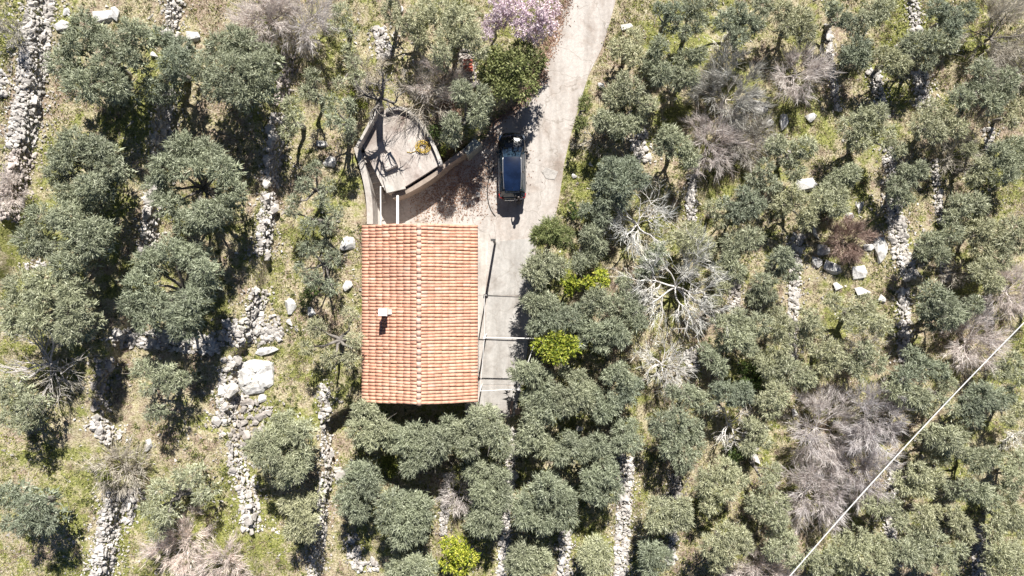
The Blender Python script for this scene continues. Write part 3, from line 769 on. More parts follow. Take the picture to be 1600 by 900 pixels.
# ---------------------------------------------------------------- person behind the car
def person(x, y, z, rz):
    root = empty('person', (x, y, z), rz, label='person in dark clothes leaning towards the tail of the black car', cat='person')
    J = {}; E = []
    def j(n, p, r): J[n] = (p, r)
    j('pelvis', (0, -.02, .93), (.16, .11)); j('waist', (0, .0, 1.08), (.14, .10)); j('chest', (0, .06, 1.28), (.17, .115)); j('neck0', (0, .10, 1.42), (.075, .07)); j('neck', (0, .13, 1.49), (.055, .055))
    j('head0', (0, .155, 1.56), (.075, .085)); j('head', (0, .165, 1.63), (.078, .098)); j('crown', (0, .155, 1.70), (.055, .075))
    E += [('pelvis', 'waist'), ('waist', 'chest'), ('chest', 'neck0'), ('neck0', 'neck'), ('neck', 'head0'), ('head0', 'head'), ('head', 'crown')]
    for s, n in ((1, 'R'), (-1, 'L')):
        j('hip'+n, (s*.095, -.02, .86), (.095, .095)); j('knee'+n, (s*.11, .0 + (.05 if s > 0 else 0), .48), (.06, .062)); j('calf'+n, (s*.112, -.03, .33), (.056, .06)); j('ank'+n, (s*.115, -.04, .09), (.038, .042)); j('toe'+n, (s*.13, .12, .035), (.042, .03))
        E += [('pelvis', 'hip'+n), ('hip'+n, 'knee'+n), ('knee'+n, 'calf'+n), ('calf'+n, 'ank'+n), ('ank'+n, 'toe'+n)]
        j('sho'+n, (s*.18, .08, 1.38), (.065, .065)); j('elb'+n, (s*.27, .14, 1.14), (.046, .046)); j('wri'+n, (s*.20, .36, 1.06), (.03, .026)); j('palm'+n, (s*.19, .43, 1.055), (.036, .018))
        E += [('chest', 'sho'+n), ('sho'+n, 'elb'+n), ('elb'+n, 'wri'+n), ('wri'+n, 'palm'+n)]
        for k, (dx, L) in enumerate(((-.032, .075), (-.011, .085), (.011, .080), (.031, .062))):
            j(f'k{k}'+n, (s*.19+s*dx, .465, 1.055), (.0095, .0095)); j(f'm{k}'+n, (s*.19+s*dx*1.1, .465+L*.55, 1.050), (.0085, .0085)); j(f't{k}'+n, (s*.19+s*dx*1.12, .465+L, 1.030), (.007, .007))
            E += [('palm'+n, f'k{k}'+n), (f'k{k}'+n, f'm{k}'+n), (f'm{k}'+n, f't{k}'+n)]
        j('th0'+n, (s*.145, .425, 1.05), (.011, .011)); j('th1'+n, (s*.125, .465, 1.035), (.009, .009))
        E += [('palm'+n, 'th0'+n), ('th0'+n, 'th1'+n)]
    names = list(J); ix = {n: i for i, n in enumerate(names)}
    me = bpy.data.meshes.new('body'); me.from_pydata([J[n][0] for n in names], [(ix[a], ix[b]) for a, b in E], [])
    tmp = bpy.data.objects.new('body', me); COL.objects.link(tmp)
    sk = tmp.modifiers.new('skin', 'SKIN'); sk.use_smooth_shade = True
    for i, n in enumerate(names):
        v = me.skin_vertices[0].data[i]; v.radius = J[n][1]; v.use_root = (n == 'pelvis')
    ss = tmp.modifiers.new('sub', 'SUBSURF'); ss.levels = 1; ss.render_levels = 1
    bpy.context.view_layer.update()
    dg = bpy.context.evaluated_depsgraph_get()
    fin = bpy.data.meshes.new_from_object(tmp.evaluated_get(dg)); bpy.data.objects.remove(tmp)
    fin.materials.clear()
    for k in ('skin', 'jacket', 'trousers', 'black'): fin.materials.append(M[k])
    for p in fin.polygons:
        c = p.center
        if c.y > .34 and .95 < c.z < 1.15: mi = 0
        elif c.z > 1.46: mi = 0
        elif c.z > .90: mi = 1
        elif c.z > .08: mi = 2
        else: mi = 3
        p.material_index = mi
    obj('body', fin, root)
    # hair cap, ears, nose, eyes, mouth
    def ell(name, mat, c, r, cut=None, ny=10, nx=14):
        V = []; Q = []
        for a in range(ny+1):
            t = math.pi*a/ny
            for b in range(nx):
                u = 2*math.pi*b/nx; V.append((c[0]+r[0]*math.sin(t)*math.cos(u), c[1]+r[1]*math.sin(t)*math.sin(u), c[2]+r[2]*math.cos(t)))
        for a in range(ny):
            for b in range(nx):
                q = (a*nx+b, (a+1)*nx+b, (a+1)*nx+(b+1) % nx, a*nx+(b+1) % nx)
                if cut and any(cut(V[i]) for i in q): continue
                Q.append(q)
        m_ = MB(); m_.add(V, Q); return m_.build(name, mat, root, smooth=True)
    ell('hair', M['hair'], (0, .145, 1.655), (.092, .112, .105), lambda v: v[2] < 1.60 or (v[1] > .215 and v[2] < 1.69))
    for s in (-1, 1):
        ell('ear', M['skin'], (s*.083, .155, 1.615), (.012, .02, .032), ny=6, nx=8)
        ell('eye', M['white'], (s*.031, .242, 1.632), (.014, .01, .010), ny=6, nx=8)
    ell('nose', M['skin'], (0, .262, 1.605), (.014, .02, .026), ny=6, nx=8)
    ell('mouth', M['red'], (0, .246, 1.565), (.024, .008, .007), ny=6, nx=8)
    return root
px_, py_ = p0(811, 318.5)
person(px_, py_, 0.03, math.radians(12))
# ---------------------------------------------------------------- stones, walls, boulders
def hull_mesh(name, seed, mat, npts=15, flat=0.62, noise_=0.0):
    r = random.Random(seed); bm = bmesh.new()
    for i in range(npts):
        v = Vector((r.gauss(0, 1), r.gauss(0, 1), r.gauss(0, 1))).normalized() * r.uniform(.82, 1.0)
        bm.verts.new((v.x*r.uniform(.9, 1.1), v.y*r.uniform(.7, 1.0), v.z*flat))
    bmesh.ops.convex_hull(bm, input=bm.verts)
    for v in [v for v in bm.verts if not v.link_faces]: bm.verts.remove(v)
    me = bpy.data.meshes.new(name); bm.to_mesh(me); bm.free(); me.materials.append(mat); return me
SV = {k: [hull_mesh('stone', 100+i+ord(k[0]), M[k], 14 + i % 4) for i in range(12)] for k in ('stone', 'rubble', 'pinkrubble')}
def tri_of(me):
    v = np.empty(len(me.vertices)*3, dtype=np.float32); me.vertices.foreach_get('co', v)
    me.calc_loop_triangles(); t = np.empty(len(me.loop_triangles)*3, dtype=np.int32); me.loop_triangles.foreach_get('vertices', t)
    return v.reshape(-1, 3), t.reshape(-1, 3)
SVT = {k: [tri_of(m) for m in v] for k, v in SV.items()}
small_mesh = {k: [tri_of(hull_mesh('pebble', 300+i, M[k], 7)) for i in range(8)] for k in ('stone',)}

def scatter_join(name, pts, sizes, rock, rng, parent=None, variants=None, **kw):
    """many small stones joined into one mesh"""
    var = variants or SVT[rock]; Vs = []; Ts = []; n = 0
    for (x, y, z), s in zip(pts, sizes):
        v, t = var[rng.integers(len(var))]; a = rng.random()*6.283; ca, sa = math.cos(a), math.sin(a)
        q = v * (s*rng.uniform(.8, 1.25), s*rng.uniform(.75, 1.1), s*rng.uniform(.8, 1.2))
        Vs.append(np.stack([q[:, 0]*ca-q[:, 1]*sa+x, q[:, 0]*sa+q[:, 1]*ca+y, q[:, 2]+z], 1)); Ts.append(t+n); n += len(v)
    if not Vs: return None
    return obj(name, mesh_np(name, np.concatenate(Vs), np.concatenate(Ts), M[rock]), parent, **kw)

def wall_line(label, pts, wpx, spx, kind='stone', dens=1.0, lift=0.12, cat='stone wall', name='dry_stone_wall', maxn=120):
    rng = np.random.default_rng(abs(hash_(label))); spx = spx*.74; wpx = wpx*1.0
    P = np.array(pts, float); s = np.concatenate([[0], np.cumsum(np.hypot(*np.diff(P, axis=0).T))]); Lp = s[-1]
    mx, my = np.interp(Lp/2, s, P[:, 0]), np.interp(Lp/2, s, P[:, 1])
    gx, gy, gz = ground(mx, my); root = empty(name, (gx, gy, gz), label=label, cat=cat, group='dry stone terrace walls', kind='thing')
    st = []
    na = max(2, int(Lp/(spx*0.66))); nw_ = max(1, int(round(wpx/(spx*0.66))))
    for i in range(na):
        for j in range(nw_):
            if rng.random() > dens: continue
            t = (i+.5+rng.uniform(-.4, .4))/na*Lp; off = ((j+.5+rng.uniform(-.4, .4))/nw_-.5)*wpx
            cx = np.interp(t, s, P[:, 0]); cy = np.interp(t, s, P[:, 1])
            tx = np.interp(min(t+4, Lp), s, P[:, 0])-np.interp(max(t-4, 0), s, P[:, 0]); ty = np.interp(min(t+4, Lp), s, P[:, 1])-np.interp(max(t-4, 0), s, P[:, 1])
            l = math.hypot(tx, ty)+1e-6; cx += -ty/l*off; cy += tx/l*off
            st.append((cx, cy, off, spx*MPP*0.5*float(np.exp(rng.normal(0.05, .38)))))
    rng.shuffle(st)
    st = sorted(st, key=lambda q: -q[3])
    fill = []; fs = []
    for k, (cx, cy, off, r) in enumerate(st):
        x, y, z = ground(cx, cy); z += lift*(1-abs(off)/(wpx*.6+.1)) + rng.uniform(-.03, .07)
        if k < maxn:
            obj('stone', SV[kind][rng.integers(12)], root, (x-gx, y-gy, z-gz), (rng.uniform(-.3, .3), rng.uniform(-.3, .3), rng.uniform(0, 6.28)), (r, r*rng.uniform(.85, 1.1), r*rng.uniform(.6, .9)))
        else: fill.append((x-gx, y-gy, z-gz)); fs.append(r)
    for k in range(int(len(st)*2.2)):
        t = rng.random()*Lp; off = rng.normal(0, .55)*wpx
        x, y, z = ground(np.interp(t, s, P[:, 0])+off, np.interp(t, s, P[:, 1])+rng.uniform(-3, 3))
        fill.append((x-gx, y-gy, z-gz+rng.uniform(-.02, .08))); fs.append(spx*MPP*rng.uniform(.14, .40))
    scatter_join('rubble', fill, fs, kind, rng, root, kind='stuff')

def hash_(s):
    h = 7
    for ch in s: h = (h*31 + ord(ch)) % 2147483647
    return h

WALLS = [
 ('broad rubble wall running down from the upper left corner beside the big olives', [(64, -6), (60, 40), (54, 90), (46, 140), (38, 200), (30, 232)], 44, 9, 'stone', 1.0),
 ('tumbled pinkish rubble below the broad upper left wall at the left edge', [(40, 235), (28, 270), (18, 310), (10, 345)], 40, 8, 'pinkrubble', .8),
 ('short pale wall at the top edge between two large left olives', [(273, -5), (270, 25), (267, 58)], 24, 9, 'stone', 1.0),
 ('bluish shaded wall stretch below the many-lobed upper left olive', [(262, 140), (257, 180), (247, 245)], 26, 9, 'stone', 1.0),
 ('pale wall stretch between the large ring-crowned olives on the left', [(244, 285), (238, 330), (228, 402)], 24, 10, 'stone', 1.0),
 ('narrow wall under the pinkish bare trees at the top, left of centre', [(452, 85), (446, 120), (438, 165)], 20, 8, 'pinkrubble', .9),
 ('long pale wall left of the rounded terrace, in shade at its top', [(434, 178), (430, 230), (424, 292)], 24, 9, 'stone', 1.0),
 ('straight pale wall left of the house above the rubble heap', [(421, 300), (417, 345), (411, 400)], 24, 9, 'stone', 1.0),
 ('short collapsed wall end joining the rubble heap left of the house', [(408, 450), (401, 480), (394, 508)], 26, 10, 'stone', 1.0),
 ('cross wall running sideways under the ring-crowned left olive', [(178, 528), (230, 530), (285, 536), (345, 540)], 30, 10, 'stone', .95),
 ('heaped rubble where two walls meet left of the house', [(348, 520), (390, 520), (440, 512)], 42, 10, 'stone', .9),
 ('strip of scattered rubble left of the large white flat rock', [(362, 560), (358, 600), (352, 660)], 30, 11, 'stone', .65),
 ('spread of broken stones below the large white flat rock', [(400, 622), (385, 650), (368, 690)], 60, 11, 'rubble', .6),
 ('low rubble line beside the sparse olive, lower left', [(368, 690), (372, 730), (388, 775), (395, 830)], 28, 10, 'stone', .8),
 ('stones tumbled below the bare fig tree on the left', [(165, 560), (160, 600), (158, 640)], 26, 10, 'rubble', .7),
 ('pale stone heap beside the twiggy shrub, lower left', [(148, 652), (165, 672), (180, 690)], 30, 11, 'stone', .9),
 ('broad pale wall reaching the bottom edge, lower left', [(186, 765), (176, 800), (166, 850), (158, 905)], 36, 9, 'stone', 1.0),
 ('broken stones right of the twiggy shrub, lower left', [(212, 760), (205, 790), (198, 820)], 18, 9, 'stone', .7),
 ('thin winding stone wall below the house on its left', [(507, 598), (508, 640), (509, 690), (514, 730)], 16, 10, 'stone', 1.0),
 ('lower part of the thin winding wall, reaching the bottom edge', [(512, 738), (505, 780), (501, 830), (492, 905)], 18, 10, 'stone', 1.0),
 ('small stone spur branching right from the thin winding wall', [(522, 735), (536, 742)], 14, 10, 'stone', 1.0),
 ('pale stones along the bottom edge below the ring-shaped lower olives', [(548, 830), (552, 860), (562, 888), (590, 880)], 18, 10, 'stone', .6),
 ('thin wall stub between the reddish bush and the citrus tree', [(699, 738), (696, 780), (692, 835)], 12, 8, 'stone', 1.0),
 ('narrow pale wall running down from the concrete path', [(802, 668), (797, 740), (790, 810), (784, 905)], 14, 8, 'stone', 1.0),
 ('short pale wall at the bottom between two rounded olives', [(884, 828), (881, 860), (880, 905)], 18, 8, 'stone', 1.0),
 ('straight bright wall reaching the bottom edge right of centre', [(981, 712), (976, 770), (972, 840), (969, 905)], 22, 8, 'stone', 1.0),
 ('short wall in blue shade among the lower right olives', [(1055, 735), (1053, 780)], 20, 8, 'rubble', 1.0),
 ('short bright wall below the pale round olive, lower right of centre', [(1053, 825), (1049, 850), (1047, 880)], 12, 8, 'stone', 1.0),
 ('shaded wall top right of the large white bare tree', [(1148, 438), (1146, 480)], 18, 8, 'rubble', 1.0),
 ('pale rock heap between olives right of the driveway bend', [(996, 208), (1000, 232), (1006, 255)], 24, 10, 'stone', 1.0),
 ('narrow wall above the white bare trees right of the driveway', [(1082, 272), (1080, 305), (1080, 345)], 14, 8, 'stone', 1.0),
 ('stones spilled beside the lowest white bare tree', [(1076, 545), (1084, 562), (1078, 580)], 22, 9, 'stone', .9),
 ('long thin wall at the left of the rock outcrop', [(1246, 365), (1243, 420), (1240, 470), (1238, 500)], 17, 8, 'stone', 1.0),
 ('pale wall stub above the big pinkish bare trees', [(1240, 500), (1238, 540), (1236, 575)], 15, 8, 'stone', .8),
 ('thin pale wall at the top right beside dark shade', [(1292, 38), (1295, 70), (1301, 130), (1309, 175)], 11, 8, 'stone', 1.0),
 ('wall stretch between two rounded olives, upper right', [(1365, 108), (1371, 140), (1380, 185)], 19, 8, 'stone', 1.0),
 ('pale wall stretch below the rounded upper right olives', [(1385, 230), (1390, 262), (1393, 285)], 16, 8, 'stone', .9),
 ('blue-shaded wall right of the rock outcrop', [(1394, 305), (1399, 350), (1408, 400), (1424, 436)], 26, 9, 'stone', 1.0),
 ('broken wall below the right hand rock outcrop', [(1410, 450), (1411, 500), (1409, 565)], 18, 9, 'stone', .9),
 ('top right wall touching the top edge', [(1424, -4), (1428, 20), (1432, 48)], 16, 8, 'stone', 1.0),
 ('broad pale stones between two olives at the upper right', [(1436, 112), (1440, 140), (1445, 168)], 26, 9, 'stone', 1.0),
 ('thin pale wall right of the leaning grey olive, right side', [(1458, 250), (1464, 300), (1468, 350)], 12, 7, 'stone', .8),
 ('short wall beside the knot of dead wood at the right', [(1474, 410), (1477, 440)], 13, 8, 'stone', 1.0),
 ('pale wall stub near the right edge above the cable', [(1543, 460), (1542, 505)], 14, 8, 'stone', .9),
 ('wall remnant inside the watered olives under the cable', [(1396, 720), (1393, 770), (1390, 845)], 17, 8, 'stone', .9),
 ('grey wall at the bottom edge in the lower right corner', [(1534, 820), (1530, 860), (1528, 905)], 24, 8, 'rubble', 1.0),
 ('wall stub under the top right grey tree', [(1543, 200), (1548, 235)], 16, 8, 'stone', .7),
 ('small round heap of stones left of the utility pole shadow', [(594, 44), (598, 66), (600, 92)], 22, 9, 'stone', 1.0),
 ('grey stone heap under the red brick stack', [(726, 78), (732, 110), (736, 138)], 20, 8, 'rubble', 1.0),
 ('pale stones among scrub at the left edge', [(3, 112), (6, 130), (2, 150)], 14, 9, 'stone', .8),
 ('stones under the twin-crowned olive on the left edge', [(40, 415), (62, 412), (70, 420)], 16, 8, 'stone', .8),
]
for a in WALLS: wall_line(*a)

BV = [hull_mesh('boulder', 900+i, M['whitestone'], 13+i, .6) for i in range(6)]
def boulder(label, px, py, rx, ry, rot=0.0, hgt=0.7, mat=None):
    r = random.Random(hash_(label)); x, y, z = ground(px, py)
    s = MPP*(CAM_H-z)/CAM_H
    me = BV[r.randrange(6)]
    obj('boulder', me, None, (x, y, z+(0.3 if rx > 25 else 0.05)), (r.uniform(-.15, .15), r.uniform(-.15, .15), rot), (rx*s*1.12, ry*s*1.25, min(rx, ry)*s*hgt*1.7), label=label, cat='rock', group='loose boulders')
def flat_rock(label, px, py, rx, ry):
    r = random.Random(4); x, y, z = ground(px, py); s = MPP*(CAM_H-z)/CAM_H; bm = bmesh.new(); top = []; rings = []
    N_ = 22; prof = [(1.08, -.3), (1.0, .10), (.86, .24), (.6, .30), (.3, .27)]
    rad = [1 + .16*math.sin(2*k*6.283/N_+1) + r.uniform(-.14, .10) for k in range(N_)]
    for f, h in prof:
        rings.append([bm.verts.new((f*rad[k]*rx*s*math.copysign(abs(math.cos(t))**.7, math.cos(t)), f*rad[k]*ry*s*math.copysign(abs(math.sin(t))**.7, math.sin(t)), h + (r.uniform(-.07, .07) if h > 0 else 0))) for k in range(N_) for t in [k*6.283/N_]])
    for a_, b_ in zip(rings, rings[1:]):
        for k in range(N_): bm.faces.new((a_[k], a_[(k+1) % N_], b_[(k+1) % N_], b_[k]))
    bm.faces.new(rings[-1]); me = bpy.data.meshes.new('boulder'); bm.to_mesh(me); bm.free(); me.materials.append(M['whitestone'])
    obj('boulder', me, None, (x, y, z), label=label, cat='rock', group='loose boulders')
flat_rock('very large flat white rock on the rubble left of the house', 400, 588, 26, 29)
BOULD = [
 ('pale boulder beside the broad upper left wall, larger of two', 97, 40, 15, 10, -.3), ('small pale boulder touching the top end of the broad upper left wall', 101, 18, 10, 7, 0),
 ('large dark boulder in blue shade above the many-lobed olive', 163, 25, 18, 13, .2), ('second boulder in blue shade right of the dark shaded one', 180, 22, 9, 12, .4),
 ('rounded white boulder left of the dense top left olive', 302, 56, 12, 10, 0), ('white stone below the rounded white boulder, half under leaves', 297, 75, 7, 8, 0), ('stone showing through a gap of the many-lobed olive', 246, 83, 10, 7, .5),
 ('elongated grey boulder on grass left of the stairs', 513, 249, 16, 10, -.7), ('pale stone above the elongated grey boulder in scrub', 503, 224, 9, 7, 0),
 ('large sharp white boulder beside the house upper left corner', 538, 377, 20, 13, -.35), ('round boulder left of the house wall, below the sharp white one', 542, 446, 10, 9, 0), ('small rock left of the house half hidden by branches', 487, 487, 9, 9, 0),
 ('broad pale rock above the large flat white rock', 449, 478, 15, 13, .3), ('pale flat stone right of the rubble heap', 458, 503, 10, 7, 0), ('long pale stone row above the flat white rock', 412, 548, 24, 7, .1),
 ('whitish boulder at the tip of the flat white rock', 407, 620, 12, 8, -.4), ('block at the left of the broken stones below the flat rock', 347, 612, 8, 8, 0), ('small block below the left one in broken stones', 350, 637, 8, 6, .3),
 ('round pale stone alone below the bent-limbed small olive', 229, 694, 10, 10, 0),
 ('pale rock on the right road verge at the top', 979, 42, 10, 7, .2), ('white stone on the grassy verge left of the olives by the road', 939, 134, 6, 7, 0),
 ('large pale rock among the lavender-grey bare branches', 1184, 166, 17, 13, -.2), ('smaller rock right under the pale rock in bare branches', 1196, 192, 12, 7, 0), ('chalky rock below the lavender-grey bare tree', 1150, 244, 10, 9, 0), ('bright rock patch between olives in the upper right', 1258, 287, 17, 14, .2), ('rock with square edges below the reddish upper right bush', 1222, 190, 9, 14, 0),
 ('dark-edged boulder under the reddish upper right bush', 1265, 184, 10, 7, .3),
 ('topmost boulder of the rock outcrop ring', 1352, 330, 20, 13, -.7), ('right boulder of the rock outcrop ring', 1372, 388, 13, 22, .1), ('big white lowest boulder of the rock outcrop ring', 1341, 424, 14, 16, .2), ('left lower boulder of the rock outcrop ring', 1300, 417, 16, 12, -.3), ('left upper boulder of the rock outcrop ring', 1283, 390, 13, 10, -.4), ('boulder just inside the right rim of the outcrop ring', 1356, 386, 9, 8, 0), ('small boulder above the bramble inside the outcrop ring', 1325, 338, 8, 7, 0), ('upper left boulder of the outcrop ring in shade', 1279, 362, 9, 14, .2),
 ('boulder under the lower rim of the outcrop ring', 1307, 448, 10, 8, .2), ('flat stones right below the outcrop ring', 1345, 456, 17, 8, .1), ('slanting elongated stone on grass below the outcrop', 1375, 465, 12, 6, -.8), ('white stone on the grass strip right of the outcrop', 1409, 456, 7, 8, 0), ('second white stone down the grass strip right of the outcrop', 1413, 476, 6, 7, 0),
 ('pale rock left of the outcrop, by the thin wall', 1275, 408, 9, 13, .4), ('tan boulder between olives beside the dead white tree', 1190, 716, 17, 10, 0),
 ('small white rock in the middle of lower right trees', 1240, 645, 7, 8, 0), ('white stone below the cable in the lower right olives', 1305, 660, 8, 6, 0),
 ('pale stone under the crown nearest the lower path end', 905, 668, 7, 7, 0), ('pale stone at the foot of the citrus on the bottom edge', 660, 862, 12, 6, 0),
 ('reddish stone by the cross wall on the left', 369, 502, 5, 4, 0), ('pale stone left of the driveway verge shrubs', 897, 275, 5, 5, 0), ('stone beside the twiggy dead shrub on the verge', 926, 256, 6, 5, .3), ('grey boulder under the leaning olive near the right edge', 1583, 190, 9, 8, 0),
]
for b in BOULD: boulder(*b)
# ---------------------------------------------------------------- trees
def nrm(a): return a / (np.linalg.norm(a, axis=-1, keepdims=True) + 1e-9)

def lobe_leaves(rng, c, r, n, L, W, sprigs, flat=0.8, low=-0.30, tri=True):
    """small leaves set along twigs that radiate from the middle of one leafy clump"""
    d = rng.normal(size=(sprigs*2, 3)); d = nrm(d); d = d[d[:, 2] > low][:sprigs]
    reach = rng.uniform(.80, 1.14, len(d))
    k = rng.integers(len(d), size=n); t = rng.uniform(.16, 1.0, n)**.45
    dd = d[k]
    p = dd * (t*reach[k])[:, None]
    p += rng.normal(size=(n, 3)) * 0.085
    p[:, 2] *= flat; p = p*r + c
    ax = nrm(dd*.85 + rng.normal(size=(n, 3))*.55)                            # blades follow their twig outwards
    nn_ = dd*.9 + (0, 0, .55) + rng.normal(size=(n, 3))*.38; nn_ = nrm(nn_ - ax*(ax*nn_).sum(1, keepdims=True)); w_ = np.cross(nn_, ax)
    Ls = (L*rng.uniform(.6, 1.35, n))[:, None]; Ws = (W*rng.uniform(.7, 1.3, n))[:, None]
    if tri: return np.stack([p - w_*Ws*.55, p + ax*Ls, p + w_*Ws*.55], 1).reshape(-1, 3)[:, :]
    V = np.stack([p, p + ax*Ls*.45 + w_*Ws*.5, p + ax*Ls, p + ax*Ls*.45 - w_*Ws*.5], 1).reshape(-1, 3)
    return V

def limbs_mesh(rng, base, forks, r0, sides=6):
    """trunk that divides into one limb per clump"""
    tr = MB(); lb = MB()
    top = np.mean([f for f in forks], axis=0); hgt = max(.7, (top[2]-base[2])*.42)
    p1 = base + np.array([(top[0]-base[0])*.2 + rng.normal(0, .1), (top[1]-base[1])*.2 + rng.normal(0, .1), hgt*.55])
    p2 = base + np.array([(top[0]-base[0])*.35 + rng.normal(0, .1), (top[1]-base[1])*.35 + rng.normal(0, .1), hgt])
    tr.tube([base - (0, 0, .25), base + (0, 0, .05), p1, p2], [r0*1.5, r0*1.15, r0*.85, r0*.8], 8)
    for f in forks:
        f = f - (0, 0, .32)
        m_ = p2*.5 + f*.5 + rng.normal(0, .12, 3) + (0, 0, -.1); q = p2*.8 + f*.2 + rng.normal(0, .05, 3)
        lb.tube([p2, q, m_, f], [r0*.62, r0*.5, r0*.33, r0*.12], 5, caps=False)
        for k in range(2):
            e = f + rng.normal(0, .4, 3) + (0, 0, .1); lb.tube([m_*.5+f*.5, (m_*.25+f*.25+e*.5), e], [r0*.2, r0*.12, r0*.04], 4, caps=False)
    return tr, lb

LEAVES_PER = 2350
NLEAF = [0]
def leaf_tree(name, label, lobes, hc, mat, bark='bark', L=.19, W=.036, dens=1.0, cat='olive tree', group='olive trees on the terraces', trunk_r=.16, base_px=None, flat=.92):
    rng = np.random.default_rng(hash_(label)); hc = hc*(.86 if name == 'olive_tree' else 1.0)
    P = np.array([(a, b) for a, b, c in lobes], float); wts = np.array([c*c for a, b, c in lobes], float); ctr = (P*wts[:, None]).sum(0)/wts.sum()
    if len(lobes) == 1: P = P + 0.0
    strip_ = name == 'olive_tree' and 435 < ctr[0] < 566 and ctr[1] < 600          # scrappy young growth left of the house
    if strip_: dens = .62
    dens *= rng.uniform(.82, 1.12)
    spread = max(1.0, np.hypot(*(P-ctr).T).max())
    bx, by, bz = ground(*(base_px or ctr), 0 if base_px else hc*.8)
    base = np.array([bx, by, bz]); Vs = []; forks = []
    for a, b, c in lobes:
        rel = math.hypot(a-ctr[0], b-ctr[1])/spread
        h = hc + rng.uniform(-.35, .4) + (.45*(1-rel) if len(lobes) > 4 else 0)
        x, y, z = ground(a, b, h); z = bz*.65 + z*.35
        x, y = p0(a, b, z + h); z = z + h
        s = MPP*(CAM_H-z)/CAM_H; r = c*s*((.87 if hc > 2.9 else .83) if bx < 3 or name != 'olive_tree' else .76)*(.80 if strip_ else rng.uniform(.92, 1.08))
        cpt = np.array([x, y, z]); forks.append(cpt)
        n = int(LEAVES_PER*dens*(r/1.0)**2 * (.15*.056)/(L*W))
        NLEAF[0] += n
        Vs.append(lobe_leaves(rng, cpt, r, n, L, W, int(46+40*r), flat))
        if name == 'olive_tree' and h > 1.9 and not strip_ and bx < 9:                                  # lower skirt of the clump, in larger leaf sprays
            m_ = int(n*.15); q = cpt + np.array([0, 0, -min(1.35, h-r*.8-.1)*.9])
            Vs.append(lobe_leaves(rng, q, r*(.78 if bx < 3 else .62), m_, .28, .09, 40, 1.1, -.6)); NLEAF[0] += m_
        # a few loose side sprigs break the outline
        for _ in range(2):
            q = cpt + nrm(rng.normal(size=3))*r*rng.uniform(.7, 1.0)*np.array((1, 1, .6)); rr = r*rng.uniform(.28, .42); m_ = int(n*.075)
            Vs.append(lobe_leaves(rng, q, rr, m_, L, W, 14, flat)); NLEAF[0] += m_
    V = np.concatenate(Vs) - base
    root = empty(name, tuple(base), label=label, cat=cat, group=group)
    Q = np.arange(len(V)).reshape(-1, 3)
    obj('crown', mesh_np('crown', V, Q, M[mat]), root)
    tr, lb = limbs_mesh(rng, base*0, [f-base for f in forks], trunk_r*(.7+.3*min(2, spread*MPP)))
    tr.build('trunk', M[bark], root, smooth=True); lb.build('limbs', M[bark], root, smooth=True)
    return root

